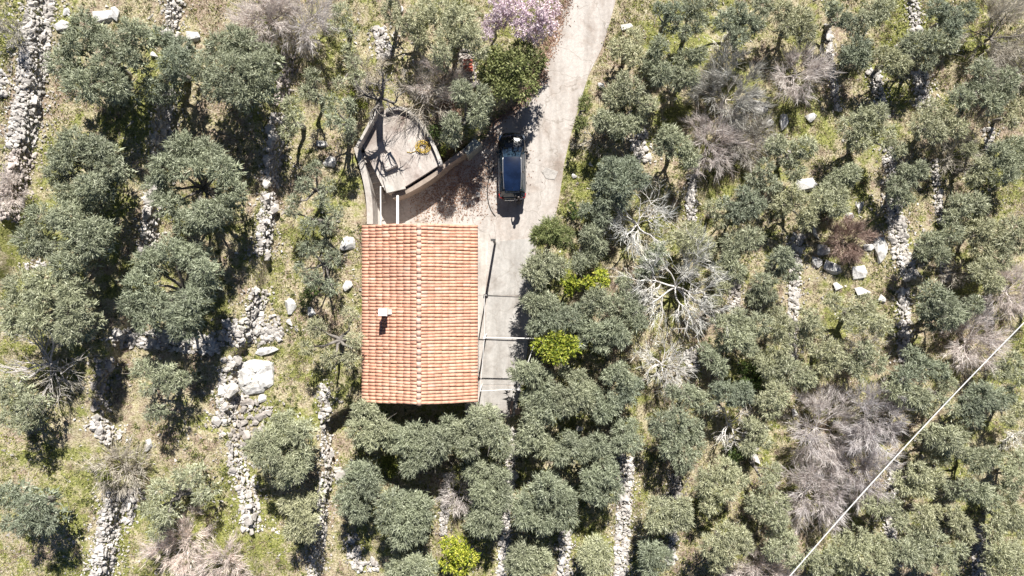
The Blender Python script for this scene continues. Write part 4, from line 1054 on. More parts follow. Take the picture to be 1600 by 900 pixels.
OL = '''
s 4.2|big many-lobed olive with leafy gaps, beside the broad upper left wall|133,43,26 172,70,27 207,50,25 97,100,26 130,135,30 180,135,30 160,105,22 112,68,20 203,90,20
s 3.7|olive right of the many-lobed upper left olive, crown bridging a stone|250,58,22 275,98,28 240,140,26 262,128,18 286,75,18
s 4.3|dense round dark olive at the top, left of the pinkish bare trees|345,75,28 385,70,28 320,108,25 362,112,32 402,108,28 338,138,25 375,148,27 408,140,22 365,62,22 418,85,18
s 4.0|olive with a gap in its crown, between broad wall and shaded wall, upper left|115,222,26 150,236,28 172,264,24 100,250,20 85,274,20 142,292,25 105,302,22 130,312,26 90,240,15
s 4.3|large ring-crowned olive left of the straight wall, dark hollow in its middle|285,232,30 322,240,26 260,262,28 347,266,26 248,292,25 362,298,22 262,322,26 320,338,30 290,347,25 347,326,22 305,262,20
s 4.3|large spreading olive at the left edge, upper of a touching pair|67,343,29 107,340,28 147,362,28 47,378,25 67,388,20 117,396,28 98,415,22 142,388,22 122,365,22
s 4.3|large olive at the left edge, lower of a touching pair, split by dark cleft|33,447,28 70,440,25 27,482,28 53,503,24 110,456,26 113,487,28 110,517,26 60,467,22 22,510,18 132,500,15
s 4.3|ring-crowned olive with a round hole, above the cross wall on the left|267,390,26 300,402,28 233,412,28 318,422,22 220,447,28 207,475,22 243,477,29 300,470,28 283,497,28 230,502,22 285,517,22 314,447,22
s 3.1|small sparse olive below the cross wall, its bent limbs shadowing the grass|222,577,19 253,585,20 284,592,17 264,608,14 242,645,19 228,608,13
p 3.1|sparse pale olive at the left edge by the bare fig tree|6,600,20 22,622,24 46,632,20 36,662,20 12,652,15
s 3.5|olive in the lower left corner with a forked trunk shadow|12,777,26 52,790,25 40,820,22 70,818,20 14,816,16
p 2.8|thin pale olive with an exposed white fork, lower left|250,766,22 300,747,22 317,775,18 236,797,20 258,806,20 246,832,15 280,742,14
s 2.6|small grey-green tree under pinkish bare trees at the top edge|535,20,24 548,48,18 522,42,16
s 3.1|slim olive right of the pinkish bare trees, upper one|545,78,16 551,97,18 558,122,21 530,130,16
s 3.1|slim olive with bare forks, left of the slim upper one|490,120,20 480,146,22 500,152,16
s 3.5|blue-green olive beside the long shaded wall, upper left of centre|455,166,22 461,190,22 448,206,18
s 3.5|blue-green olive left of the rounded terrace|515,162,22 543,166,20 540,195,21 518,190,18 547,215,14
s 3.1|small round olive above the straight wall, left of the stairs|492,264,20 511,290,18 476,290,21 502,315,18 458,314,16
s 3.1|olive left of the house's upper corner, around pale bare forks|524,332,20 481,353,22 511,354,20 458,330,17
s 3.1|olive left of the house beside the sharp white boulder, curved bare limb inside|481,388,23 521,404,22 490,437,24 517,450,20 470,420,15 507,385,15
p 2.9|sparse olive touching the house's left eave, bare limbs showing|495,512,24 546,492,20 554,530,21 517,560,22 549,560,20 478,543,17
p 3.8|pale loose tree at the top edge right of the utility pole, larger|690,20,28 722,30,29 700,58,25 736,56,22 690,86,20 750,80,16
p 3.1|pale loose tree at the top edge beside the utility pole, smaller|650,30,22 655,57,20 610,17,19 632,40,16 665,12,17
s 3.5|grey-green olive left of the car, over the stone heap|722,142,20 751,155,22 746,182,19 705,193,18 706,214,15
s 3.2|olive right of the driveway at the top edge, upper small crown|1053,20,22 1047,40,20 1030,14,16
s 3.2|olive at the top edge, next right of the upper small crown|1083,10,22 1088,35,22 1070,52,14
p 2.9|pale olive on the road verge at the top right of the driveway|988,63,24 966,74,18 990,86,20
s 3.1|pale-topped olive right of the pale verge olive, above shade|1030,73,20 1020,100,22 1033,115,22
s 3.1|dark olive left of the white broken branches, upper middle|1070,93,24 1091,84,18 1060,123,25 1080,122,18
p 3.1|broad olive next to the driveway's narrow part, right side|960,150,23 987,143,25 1013,163,19 974,125,17
s 3.1|dark olive beside the driveway, below the broad one|943,188,22 970,198,25 993,192,18
s 3.1|olive right of the pale rock heap near the driveway bend|1047,213,22 1060,230,28 1033,230,18 1077,247,22
s 3.2|wide olive below the pale rock heap, right of the driveway|953,263,25 980,267,28 1000,281,22 942,288,22 973,293,22
s 3.2|olive at the top edge above the lavender-grey bare tree|1153,20,22 1133,34,22 1167,40,25 1153,58,22
s 2.8|olive crown cut by the top edge, right of the one over the lavender tree|1190,10,20 1185,38,16 1112,5,14
p 2.7|pale olive at the top edge above the reddish upper right bush|1250,30,25 1220,17,22 1257,52,22 1229,44,20
s 2.7|olive at the top edge beside the thin pale wall|1310,27,22 1326,36,19 1298,14,16
p 2.7|pale olive at the top edge between two thin walls, upper right|1367,20,28 1382,10,22 1352,35,20
s 2.8|dark round olive at the top edge right of the top right wall|1483,30,28 1465,14,22 1510,20,22 1487,45,22
s 2.7|olive beside dark shade, between thin wall and wall stretch, upper right|1340,73,28 1347,93,22 1326,88,20
p 2.8|bright pale olive above the broad pale stones, upper right|1430,70,28 1416,78,20 1454,62,22 1480,70,20 1447,94,20
p 2.7|small pale olive left below the bright pale one, upper right|1393,97,25 1407,103,20 1380,85,18
s 2.9|wide grey olive under the grey budding tree at the upper right edge|1533,112,28 1560,143,28 1526,145,25 1574,123,24 1500,153,24 1550,162,24
p 2.8|large pale olive above the small rocky shade, between two walls, upper right|1347,187,28 1367,180,25 1327,200,25 1380,213,25 1343,222,25 1400,233,19
p 2.8|pale olive above the bare dead branches, right part|1457,173,28 1477,190,25 1440,197,25 1497,200,18 1460,208,22
p 2.7|washed-out pale olive left of the thin wall, above the rock patch|1230,240,27 1260,230,24 1213,227,22 1240,267,24
s 2.7|small olive left of the wall, right of the bright rock patch|1317,277,25 1300,291,22 1330,270,20
s 2.7|olive above the blue-shaded wall, right of the outcrop|1417,277,28 1433,267,22 1402,291,22 1408,308,24
s 2.8|olive at the right edge below the pinkish grassy patch|1560,242,25 1583,233,25 1567,267,28 1590,260,25
g 3.5|green olive overhanging the lower driveway, upper of two at its edge|860,360,26 842,369,18 880,371,20
s 3.8|olive shading the concrete path, above the yellow-green citrus pair|850,413,28 832,421,20 870,418,21 842,437,16
s 3.2|olive right of the driveway edge pair, above the citrus pair|923,367,22 923,397,22 905,412,20 940,385,15
s 3.1|olive left of the upper white bare tree, below the wide one|943,313,26 972,312,22 940,340,20 917,328,16
s 3.8|olive over the concrete path at its middle, below the path shade|833,474,22 853,474,23 845,492,16
s 3.5|olive right below the yellow-green citrus pair|933,470,28 955,474,22 915,482,22
s 3.5|olive above the bright citrus tree by the pergola|857,501,25 893,501,25 838,511,17 875,485,16
s 3.5|olive right of the bright citrus tree by the pergola|927,518,25 957,514,25 970,528,22 940,540,17 905,535,15
s 3.1|dark olive left of the large white bare tree|980,468,27 989,488,25 998,505,18 975,440,16
s 3.7|olive leaning over the concrete path's lower part|830,583,22 810,581,20 848,594,20
s 3.2|olive left of the lowest white bare tree|967,580,22 977,595,20 950,590,16
s 3.2|olive below the bright citrus, between path and lower bare tree|903,593,22 885,582,15 920,606,16
p 2.9|pale olive crown between upper and large white bare trees|1087,378,27 1075,362,22 1102,388,22 1055,372,16
s 2.7|olive under the left branches of the large white bare tree|1027,397,22 1016,411,20 1004,425,15
s 2.8|rounded olive right of the white bare trees, above the shaded wall|1147,383,27 1173,373,27 1140,404,18 1152,427,18
s 2.8|dark olive left of the washed-out olives, right of the narrow wall|1173,320,28 1150,333,22 1130,318,16 1160,300,16
p 2.8|broad pale olive right below the large white bare tree|1153,501,27 1132,508,24 1153,528,27 1133,534,22 1184,507,24 1170,545,17
p 2.7|pale olive left of the outcrop, upper|1220,320,25 1260,343,22 1260,320,25 1240,300,16
p 2.7|pale olive above the outcrop's left boulders|1303,320,27 1283,310,22 1312,303,18
s 2.7|olive against the thin wall left of the outcrop|1223,403,25 1233,424,22 1212,413,22 1206,435,15
s 2.8|olive in the cluster right of the blue-shaded wall, left of three|1483,363,25 1453,380,25 1467,397,22 1440,395,16
p 2.8|olive at the top of the dense cluster near the right edge|1500,323,25 1528,317,22 1484,338,16
p 2.8|large pale olive of the dense cluster near the right edge|1533,357,25 1553,367,25 1518,368,20 1533,388,25
p 2.8|olive touching the right edge in the dense cluster|1567,380,22 1584,357,25 1563,404,24 1592,385,16
p 2.8|lowest pale olive of the dense cluster near the right edge|1540,418,22 1550,443,21 1523,425,16
s 2.8|big round dark-based olive above the cable's upper end|1457,460,28 1473,471,25 1447,481,25 1483,493,28 1460,502,22 1500,487,20 1520,477,20
p 2.8|sparse pale olive with bare twisted limb below the outcrop|1300,472,20 1347,478,25 1358,501,25 1377,508,22 1334,508,20 1318,490,14
p 2.7|washed-out olive beside the wall stub above the pinkish bare trees|1220,511,25 1213,493,20 1217,541,25
p 2.7|olive left below the sparse twisted one|1260,498,25 1270,514,25 1252,528,16
p 2.7|olive below the sparse twisted one, nearer the pinkish bare trees|1300,548,25 1292,568,25 1276,548,15
p 2.6|pale olive above the left pinkish bare tree|1233,583,27 1260,591,22 1222,562,14
p 2.7|olive between the broken wall and the pinkish bare trees|1367,567,22 1333,567,20 1350,545,18 1345,585,16
s 2.7|olive left of the cable, right of the broken wall|1440,577,28 1413,588,25 1467,581,22 1424,552,16
s 3.7|olive at the house's lower left corner, against the gable shadow|570,643,25 560,673,22 592,666,21 580,688,20 606,674,15
s 3.7|widest olive directly below the house gable|613,684,23 649,679,25 634,692,25 651,714,28 660,693,22 640,731,18
s 3.5|olive right of the widest one below the house gable|684,682,22 688,694,25 677,708,20 700,662,15
s 3.7|large olive at the house's lower right corner beside the path|723,678,25 760,658,28 777,681,25 730,698,20 753,675,22 784,701,22 742,650,18
s 3.5|tall olive mass right of the reddish bush, beside the narrow pale wall|743,734,22 770,748,25 752,770,22 783,777,22 760,797,25 743,818,22 767,821,22 785,745,16
s 3.5|olive right of the thin winding wall, lower middle|570,741,25 547,761,25 540,784,22 560,800,20 578,762,20 553,735,15
s 3.5|large olive above the citrus on the bottom edge, left of it|610,788,25 632,790,22 654,793,25 633,814,28 607,814,20 658,814,20 627,841,20 654,831,20
s 3.1|olive cut by the bottom edge left of the citrus|623,891,25 648,887,25 668,894,20
s 3.8|olive with a hollow centre and bare fork, below left of the house|450,678,25 420,687,25 470,674,20 420,717,25 460,731,25 473,711,18 442,744,20 398,702,20 440,655,15
p 3.1|sparse olive with a white forked trunk left of the thin winding wall|467,797,22 477,814,22 460,828,20 480,832,18 446,787,16 488,780,12
s 3.5|olive at the end of the concrete path, upper|850,617,22 840,648,25 863,640,22 828,625,15
s 3.5|olive right of the path end, crown broad and rounded|900,617,28 887,634,22 914,631,20 872,612,15
s 3.1|olive in the row right of the path end, third crown|950,630,28 942,645,22 930,615,15
s 3.1|olive above the straight bright wall's right side|980,613,25 994,600,16 968,630,14
s 3.5|olive beside deep shadow below the path end|830,680,25 851,698,22 818,697,18 838,660,16
s 3.5|olive right of the deep shadow below the path end|893,698,28 876,712,22 910,712,15
s 3.2|small olive between deep shadow and straight bright wall|933,694,25 944,711,20 920,705,14
s 3.1|olive at the top end of the straight bright wall|973,674,25 987,694,22 968,695,17 988,665,14
s 3.1|olive left of the straight bright wall, lower|923,744,22 950,741,25 957,768,22 922,768,20 938,782,14
s 3.5|many-lobed olive right of the narrow path wall, lower middle|857,764,28 877,781,25 833,784,25 850,814,25 883,808,22 820,808,22 812,790,15
s 3.2|olive at the bottom edge just right of the narrow path wall|817,868,25 840,874,25 820,888,25 800,880,15 856,884,15
p 2.9|round pale olive at the bottom left of the straight bright wall|933,861,28 917,871,22 943,881,22 925,890,18
s 3.1|large olive right of the yellow-green grassy shade, lower right of centre|1033,660,25 1060,651,25 1083,671,25 1053,681,22 1046,701,22 1087,698,22 1067,718,28
s 2.9|olive below the lowest white bare tree|1073,618,25 1100,628,22 1050,612,15
s 2.9|olive left of the dark green shrub, above the dead white tree|1137,617,25 1160,613,25 1120,605,15
p 2.9|pale olive below the dead white tree, right of the shaded short wall|1107,744,25 1133,734,25 1150,751,22 1100,761,20 1134,768,22 1110,788,22
p 2.9|round silvery olive over the short bright wall, lower right of centre|1030,797,28 1063,794,25 1047,811,25 1022,820,18 1064,814,22
s 2.9|olive cut by the bottom edge right of the straight bright wall|1017,863,25 1034,871,25 1014,888,20
p 2.8|olive at the bottom, left of the purple bare bush|1133,834,25 1154,838,25 1113,854,25 1133,864,25 1164,854,18 1120,882,18
p 2.7|pale olive right beside the dead white tree|1183,674,22 1195,690,16 1170,660,14
p 2.7|pale olive left of the lower pinkish bare tree|1183,787,25 1213,788,27 1217,814,22 1196,806,16
p 2.7|olive under the bottom end of the cable, left side|1227,847,25 1210,860,22 1241,874,20 1205,835,14
p 2.7|small olive at the cable's bottom end, right side|1283,883,22 1300,867,18 1270,868,14
p 2.7|olive left of the upper left pinkish bare tree|1213,618,25 1203,640,18 1190,625,14
p 2.8|olive left of the cable under the broken wall|1393,611,20 1434,621,27 1417,618,24 1447,634,20
s 2.8|round dark olive right of the cable, upper|1513,630,25 1533,621,28 1553,624,25 1517,651,22 1572,617,20
p 2.8|wide pale olive right beside the cable's middle|1453,681,27 1480,687,27 1493,677,22 1467,711,22 1498,701,20
p 2.8|olive below the wide pale one, right of the cable|1433,738,25 1413,754,25 1460,744,20 1440,761,22
s 2.8|round olive near the right edge, middle of the lower right|1527,721,27 1547,714,22 1510,710,16
s 2.8|olive under the round one near the right edge, lower right|1527,768,27 1547,781,22 1507,764,22 1487,765,18
p 2.8|olive at the right edge, lower right, above the corner pair|1573,768,25 1583,747,22 1590,721,24 1575,735,14
p 2.7|small olive beside the wall remnant under the cable|1373,791,22 1393,787,21 1407,814,22 1357,788,16
p 2.7|thin pale olive right of the wall remnant, sunlit yellow grass beside|1441,801,23 1448,818,18 1463,800,16
p 2.8|wide olive at the bottom, right of the cable's lower end|1340,841,25 1317,854,25 1367,851,25 1343,868,25 1327,884,24 1384,868,24 1373,884,24
p 2.8|wide olive on the bottom edge between wall remnant and corner wall|1433,841,27 1460,853,27 1413,861,25 1477,878,24 1440,874,25 1500,860,16
p 2.8|olive at the right edge above the corner, small shade gap beside|1563,811,25 1583,808,25 1553,828,20 1592,830,15
p 2.8|olive in the very lower right corner|1560,861,27 1580,861,25 1550,884,24 1590,884,24
p 2.6|small pale olive between the bright rock patch and narrow wall|1115,325,17 1125,345,15
p 2.6|pale olive above the tan boulder, upper crown half hidden by twigs|1200,575,20 1188,560,16 1207,597,16
p 2.6|pale olive between lavender-grey tree and bright rock patch|1195,262,20 1178,280,20 1205,290,18
s 2.7|olive under the broad pale olive beside the shaded wall|1110,560,20 1125,575,18 1100,545,14
p 2.7|pale olive under the large white bare tree's right branches|1130,450,16 1118,470,14 1128,420,14
s 2.7|shaded olive left of the thin wall, below the dark one|1190,440,20 1180,465,20 1200,460,16
p 2.7|pale olive left of the left pinkish bare tree, lower|1170,700,18 1205,735,20 1200,755,18
p 2.7|olive tucked between cable and wide pale olive, upper side|1480,600,20 1470,625,16 1490,640,15
p 2.7|pale olive left of the corner wall, lower right|1500,820,20 1490,800,16 1512,838,16
s 2.7|dark olive at the right edge under the grey bare tree|1580,565,20 1560,580,20 1592,590,16
p 2.7|pale olive at the right edge beside white broken twigs|1590,640,18 1575,655,14
p 2.7|olive right of the bare dead branches, upper right|1530,260,20 1515,235,15 1520,280,18
p 2.7|olive at the right edge below the wide grey one, upper right|1590,170,18 1580,190,15
g 2.6|greenish young tree on the verge left of the dead shrub|915,160,13 908,190,12
'''
tone = {'s': 'olive', 'p': 'olive_pale', 'g': 'olive_green'}
def parse_lobes(t): return [tuple(float(v) for v in q.split(',')) for q in t.split()]
for ln in OL.strip().split('\n'):
    head, label, lb = ln.split('|'); t, h = head.split()
    sparse = 'sparse' in label or 'thin ' in label[:6] or 'loose' in label
    leaf_tree('olive_tree', label, parse_lobes(lb), float(h), tone[t], dens=.7 if sparse else 1.0)

leaf_tree('evergreen_oak', 'green leafy tree overhanging the yard just above the parked car', parse_lobes('815,80,25 840,95,20 800,100,28 815,135,28 775,90,22 765,115,20 790,138,25 832,115,14'), 2.6, 'olive_green', cat='tree', group=None, L=.16, W=.08)
CT = '''
3.3|bright yellow-green citrus tree by the pergola post|845,538,16 868,532,20 890,543,19 875,556,18 858,552,16 893,533,12
3.1|yellow-green citrus right of the path olives, left of a pair|885,436,14 897,444,14 890,452,10
3.1|yellow-green citrus right of the path olives, right of a pair|940,432,15 928,446,13 945,442,10 918,440,9
2.5|bright yellow-green citrus tree on the bottom edge below the house|702,854,18 720,850,16 734,872,17 700,880,17 718,888,18 713,866,15
'''
for ln in CT.strip().split('\n'):
    h, label, lb = ln.split('|')
    leaf_tree('citrus_tree', label, parse_lobes(lb), float(h), 'citrus', L=.15, W=.09, cat='citrus tree', group='yellow-green citrus trees', trunk_r=.09, dens=.9)
leaf_tree('blossom_tree', 'pale pink blossoming tree left of the driveway at the top', parse_lobes('800,12,22 830,22,30 853,40,22 815,45,22 838,57,17 862,14,17 790,30,14'), 2.8, 'blossom', 'grey_bark', L=.10, W=.09, dens=.8, cat='blossom tree', group=None, trunk_r=.1)
leaf_tree('blossom_tree', 'smaller lavender blossoming tree left of the pink one at the top', parse_lobes('768,38,19 783,20,18 760,55,14 775,5,14'), 2.4, 'blossom', 'grey_bark', L=.10, W=.09, dens=.7, cat='blossom tree', group=None, trunk_r=.08)

# ---------------------------------------------------------------- leafless trees
def bare_tree(label, px, py, rpx, h, mat_b, mat_t, mains=7, thick=.09, twigs=0, levels=3, base_px=None, name='bare_tree', up=.35, cat='bare tree', group='leafless trees', wander=.42, trunk=.22):
    rng = np.random.default_rng(hash_(label))
    bx, by, bz = ground(*(base_px or (px, py)), 0 if base_px else h*.5)
    s = MPP*(CAM_H-bz-h*.6)/CAM_H; Rr = rpx*s
    tx, ty = p0(px, py, bz+h*.6); lean = np.array([tx-bx, ty-by, 0])
    segs = []; tips = []
    def grow(p, d, L, r, lev):
        ns = 4; 
        for i in range(ns):
            d = d + rng.normal(0, (wander if 'white' in mat_t or mat_t == 'bark' else .26)*.55, 3) + (0, 0, .05); d = d/np.linalg.norm(d)
            q = p + d*L/ns; r1 = r*(1-.62*(i+1)/ns) if lev == 0 else r*(1-.45*(i+1)/ns)
            segs.append((p, q, r*(1-.45*i/ns), r1)); tips.append((q, d, lev))
            if lev > 0 and (i > 0 or rng.random() < .5):
                for _ in range(2 if rng.random() < .45 else 1):
                    a = rng.normal(size=3); a -= d*np.dot(a, d); a /= np.linalg.norm(a)+1e-6
                    dd = d*rng.uniform(.5, .95) + a*rng.uniform(.5, .9); grow(q, dd/np.linalg.norm(dd), L*rng.uniform(.42, .66), max(.009, r1*.72), lev-1)
            p = q
    th_ = h*trunk; top = np.array([0, 0, th_]) + lean*.25
    tr = MB(); tr.tube([(0, 0, -.2), (lean[0]*.1, lean[1]*.1, th_*.5), tuple(top)], [thick*2.0, thick*1.6, thick*1.4], 7)
    for k in range(mains):
        a = 2*math.pi*(k+rng.uniform(-.3, .3))/mains; el = rng.uniform(.15, .75) + up*.4
        d = np.array([math.cos(a)*math.cos(el), math.sin(a)*math.cos(el), math.sin(el)]); d = d + lean/(Rr+.1)*.6; d /= np.linalg.norm(d)
        grow(top, d, Rr*rng.uniform(.75, 1.0)*.92, thick*rng.uniform(.7, 1.1), levels-1)
    S = segs; P = np.array([a for a, b, c, d in S]); Q_ = np.array([b for a, b, c, d in S]); r0 = np.array([c for a, b, c, d in S]); r1 = np.array([d for a, b, c, d in S])
    r0 = np.maximum(r0, .009); r1 = np.maximum(r1, .007)
    d = nrm(Q_-P); u = nrm(np.cross(d, np.where(np.abs(d[:, 2:3]) < .9, [[0, 0, 1.0]], [[1.0, 0, 0]]))); v = np.cross(d, u)
    ring = lambda c, r: np.stack([c + r[:, None]*(math.cos(t)*u+math.sin(t)*v) for t in (0, 2.094, 4.189)], 1)
    V = np.concatenate([ring(P, r0), ring(Q_ + d*.01, r1)], 1).reshape(-1, 3); n = len(S); b = (np.arange(n)*6)[:, None]
    F = np.concatenate([b + [[0, 1, 4, 3]], b + [[1, 2, 5, 4]], b + [[2, 0, 3, 5]]])
    root = empty(name, (bx, by, bz), label=label, cat=cat, group=group)
    tr.build('trunk', M[mat_b], root, smooth=True)
    obj('branches', mesh_np('branches', V, F, M[mat_t if thick < .06 else mat_b], True), root)
    if twigs:
        twigs = int(twigs*1.7)
        tp = [t for t in tips if t[2] <= 1]; k = rng.integers(len(tp), size=twigs)
        c = np.array([t[0] for t in tp])[k]; dd = np.array([t[1] for t in tp])[k]
        outw = nrm(c - (0, 0, h*.25)); ax = nrm(dd*.7 + outw*.7 + rng.normal(size=(twigs, 3))*.38); L = rng.uniform(.25, .75, twigs)[:, None]*min(1.0, Rr/1.8); W = rng.uniform(.012, .025, twigs)[:, None]
        c = c + rng.normal(size=(twigs, 3))*.05; wv = nrm(np.cross(ax, rng.normal(size=(twigs, 3)))); bend = rng.normal(size=(twigs, 3))*.12*L
        mid = c + ax*L*.5 + bend*.5; end = c + ax*L + bend*1.5
        V = np.stack([c - wv*W*.5, c + wv*W*.5, mid + wv*W*.45, mid - wv*W*.45, end], 1).reshape(-1, 3); b = (np.arange(twigs)*5)[:, None]
        obj('twigs', mesh_np('twigs', V, [b + [[0, 1, 2, 3]], b + [[3, 2, 4]]], M[mat_t]), root, kind='stuff')
    return root
B = bare_tree
B('bare fig with tangled pinkish-white boughs at the left edge', 65, 570, 78, 2.6, 'grey_bark', 'grey_twig', 8, .075, 500, 3, up=.1)
B('twiggy grey shrub with crossing stems on the lower left terrace', 188, 728, 44, 1.4, 'grey_bark', 'grey_twig', 9, .035, 1300, 3)
B('purplish bare tree at the top edge right of the dense dark olive', 412, 22, 50, 3.2, 'grey_bark', 'pink_twig', 8, .055, 2600, 3)
B('pale pinkish bare tree at the top edge, its trunk shadow on the wall', 468, 32, 60, 3.4, 'grey_bark', 'pink_twig', 9, .06, 2800, 3)
B('leafless tree leaning over the rounded terrace, forked shadow on its floor', 622, 160, 50, 4.8, 'bark', 'bark', 4, .14, 60, 3, base_px=(594, 171), up=1.6, trunk=.5)
B('bare tree with white sideways branches right of the leaning leafless one', 662, 152, 52, 2.0, 'pale_bark', 'grey_twig', 7, .055, 700, 3)
B('tangle of bare scrub above the curved parapet', 690, 128, 38, 1.6, 'grey_bark', 'pink_twig', 8, .03, 1500, 3)
B('thin bare scrub beside the slim olives at the top', 572, 112, 32, 1.6, 'grey_bark', 'grey_twig', 7, .03, 800, 3)
B('knot of white broken branches between upper olives right of the driveway', 1138, 82, 36, 2.6, 'pale_bark', 'white_twig', 8, .05, 200, 3)
B('large lavender-grey bare tree in the upper right, upper half', 1140, 150, 58, 2.8, 'grey_bark', 'grey_twig', 9, .05, 3600, 3)
B('lavender-grey bare tree directly below the large one, upper right', 1112, 222, 46, 2.4, 'grey_bark', 'pink_twig', 8, .045, 2400, 3)
B('grey bare bush right of the lower lavender-grey tree', 1165, 225, 36, 1.6, 'grey_bark', 'grey_twig', 8, .04, 1300, 3)
B('small dead tan shrub on the road verge right of the driveway', 928, 213, 26, 1.3, 'pale_bark', 'grey_twig', 7, .035, 120, 3)
B('reddish-purple bare bush below pale olives in the upper right', 1245, 115, 42, 2.0, 'grey_bark', 'pink_twig', 8, .045, 2600, 3)
B('grey budding tree with dark trunk at the upper right edge', 1562, 52, 60, 2.6, 'bark', 'grey_twig', 8, .06, 3800, 3)
B('grey budding tree at the right edge below the dark-trunk one', 1588, 105, 42, 2.2, 'bark', 'grey_twig', 8, .05, 1800, 3)
B('dead grey branches between two walls on the right', 1492, 242, 36, 1.5, 'grey_bark', 'grey_twig', 7, .045, 350, 3)
B('white bare tree with radiating boughs, upper of three right of the driveway', 1000, 348, 60, 3.3, 'pale_bark', 'white_twig', 10, .062, 900, 3, up=.2)
B('largest white bare tree, sprawling, middle of three right of the driveway', 1062, 448, 78, 3.6, 'pale_bark', 'white_twig', 11, .075, 1800, 3, up=.2)
B('white bare tree, lowest and smallest of three right of the driveway', 1038, 572, 44, 3.0, 'pale_bark', 'white_twig', 9, .06, 700, 3, up=.2)
B('dead white tree with few straight boughs, lower right of centre', 1145, 667, 40, 2.6, 'pale_bark', 'white_twig', 6, .06, 60, 3, up=.0)
B('red-brown bramble bush inside the rock outcrop ring', 1322, 374, 34, 1.3, 'grey_bark', 'red_twig', 9, .03, 2600, 3)
B('grey pinkish bare tree right of the broken wall near the cable top', 1518, 532, 48, 2.2, 'grey_bark', 'pink_twig', 9, .045, 2200, 3)
B('pinkish bare tree at the right edge above the cable end', 1582, 455, 38, 2.0, 'grey_bark', 'pink_twig', 8, .045, 1700, 3)
B('big pinkish bare tree left of the cable, upper left of four', 1283, 672, 56, 2.6, 'grey_bark', 'pink_twig', 9, .045, 3800, 3)
B('big pinkish bare tree left of the cable, upper right of four', 1365, 655, 58, 2.8, 'grey_bark', 'pink_twig', 9, .045, 4000, 3, up=.8)
B('big pinkish bare tree touching the cable, lower right of four', 1338, 738, 52, 2.4, 'grey_bark', 'pink_twig', 9, .045, 3400, 3)
B('big pinkish bare tree left of the cable, lower left of four', 1270, 770, 56, 2.4, 'grey_bark', 'pink_twig', 9, .045, 3400, 3)
B('white broken twigs at the right edge, lower right', 1590, 680, 28, 1.4, 'pale_bark', 'white_twig', 7, .04, 150, 3)
B('purple bare bush on the bottom edge right of centre', 1190, 893, 42, 1.8, 'grey_bark', 'pink_twig', 9, .04, 2200, 3)
B('reddish twiggy bush between two olives below the house', 716, 773, 30, 1.5, 'grey_bark', 'pink_twig', 8, .045, 900, 3)
B('pinkish bare scrub on the bottom edge, lower left, left patch', 285, 848, 42, 1.4, 'grey_bark', 'pink_twig', 9, .03, 2200, 3)
B('pinkish bare scrub on the bottom edge, lower left, right patch', 352, 880, 40, 1.3, 'grey_bark', 'pink_twig', 9, .03, 2000, 3)
B('pinkish bare scrub on the left edge below the tumbled rubble', 12, 300, 34, 1.2, 'grey_bark', 'pink_twig', 8, .03, 900, 3)
B('bare grey twigs in shade at the upper left edge', 14, 48, 28, 1.6, 'grey_bark', 'grey_twig', 7, .035, 500, 3)
B('grey bare twigs under the sparse twisted olive', 1352, 540, 26, 1.4, 'grey_bark', 'grey_twig', 7, .035, 450, 3)
B('small dead wood knot right of the blue-shaded wall', 1497, 425, 24, 1.4, 'bark', 'grey_twig', 6, .04, 200, 3)
B('grey twiggy bush left of the washed-out pale olive', 1190, 205, 26, 1.3, 'grey_bark', 'grey_twig', 7, .03, 700, 3)
# low leafy shrubs
SH = '''
dark_leaf 0.9|dark green shrub above the dead white tree, lower right|1177,583,20 1190,598,15 1165,600,13 1160,575,10
weed 0.5|small yellow-green shrub at the twiggy grey shrub's left|163,742,12 172,752,9
dark_leaf 0.7|small green bush below the house's left boulder|487,455,13 478,470,11
dark_leaf 0.7|dark green bush at the left foot of the dead white tree|1150,712,15 1138,700,11 1160,706,10
red_leaf 0.6|reddish dry bush above the well block, left of the car|700,165,14 712,178,11 690,178,9
red_leaf 0.4|reddish leaf litter bush on the left road verge|842,95,10 848,118,10 838,132,9
weed 0.5|yellow-green weeds at the foot of the curved parapet's right end|690,238,7 697,228,8
dark_leaf 0.6|green shrub right of the curved parapet in shade|678,205,12 690,215,10
weed 0.6|yellow-green bush beside the round olive hollow below the house|608,722,14 615,735,12
weed 0.5|green weeds by the house's lower right corner|752,645,8 758,652,8
weed 0.6|yellow-green bush beside the slim olives at the top|552,150,10 566,165,9
dark_leaf 0.5|green tuft shrub in the shade left of the verge olive|900,335,10 893,322,9
'''
for ln in SH.strip().split('\n'):
    head, label, lb = ln.split('|'); mt, h = head.split()
    leaf_tree('shrub', label, parse_lobes(lb), float(h), mt, L=.12, W=.06, dens=.8, cat='shrub', group='low shrubs', trunk_r=.035)
print('leaves', NLEAF[0])
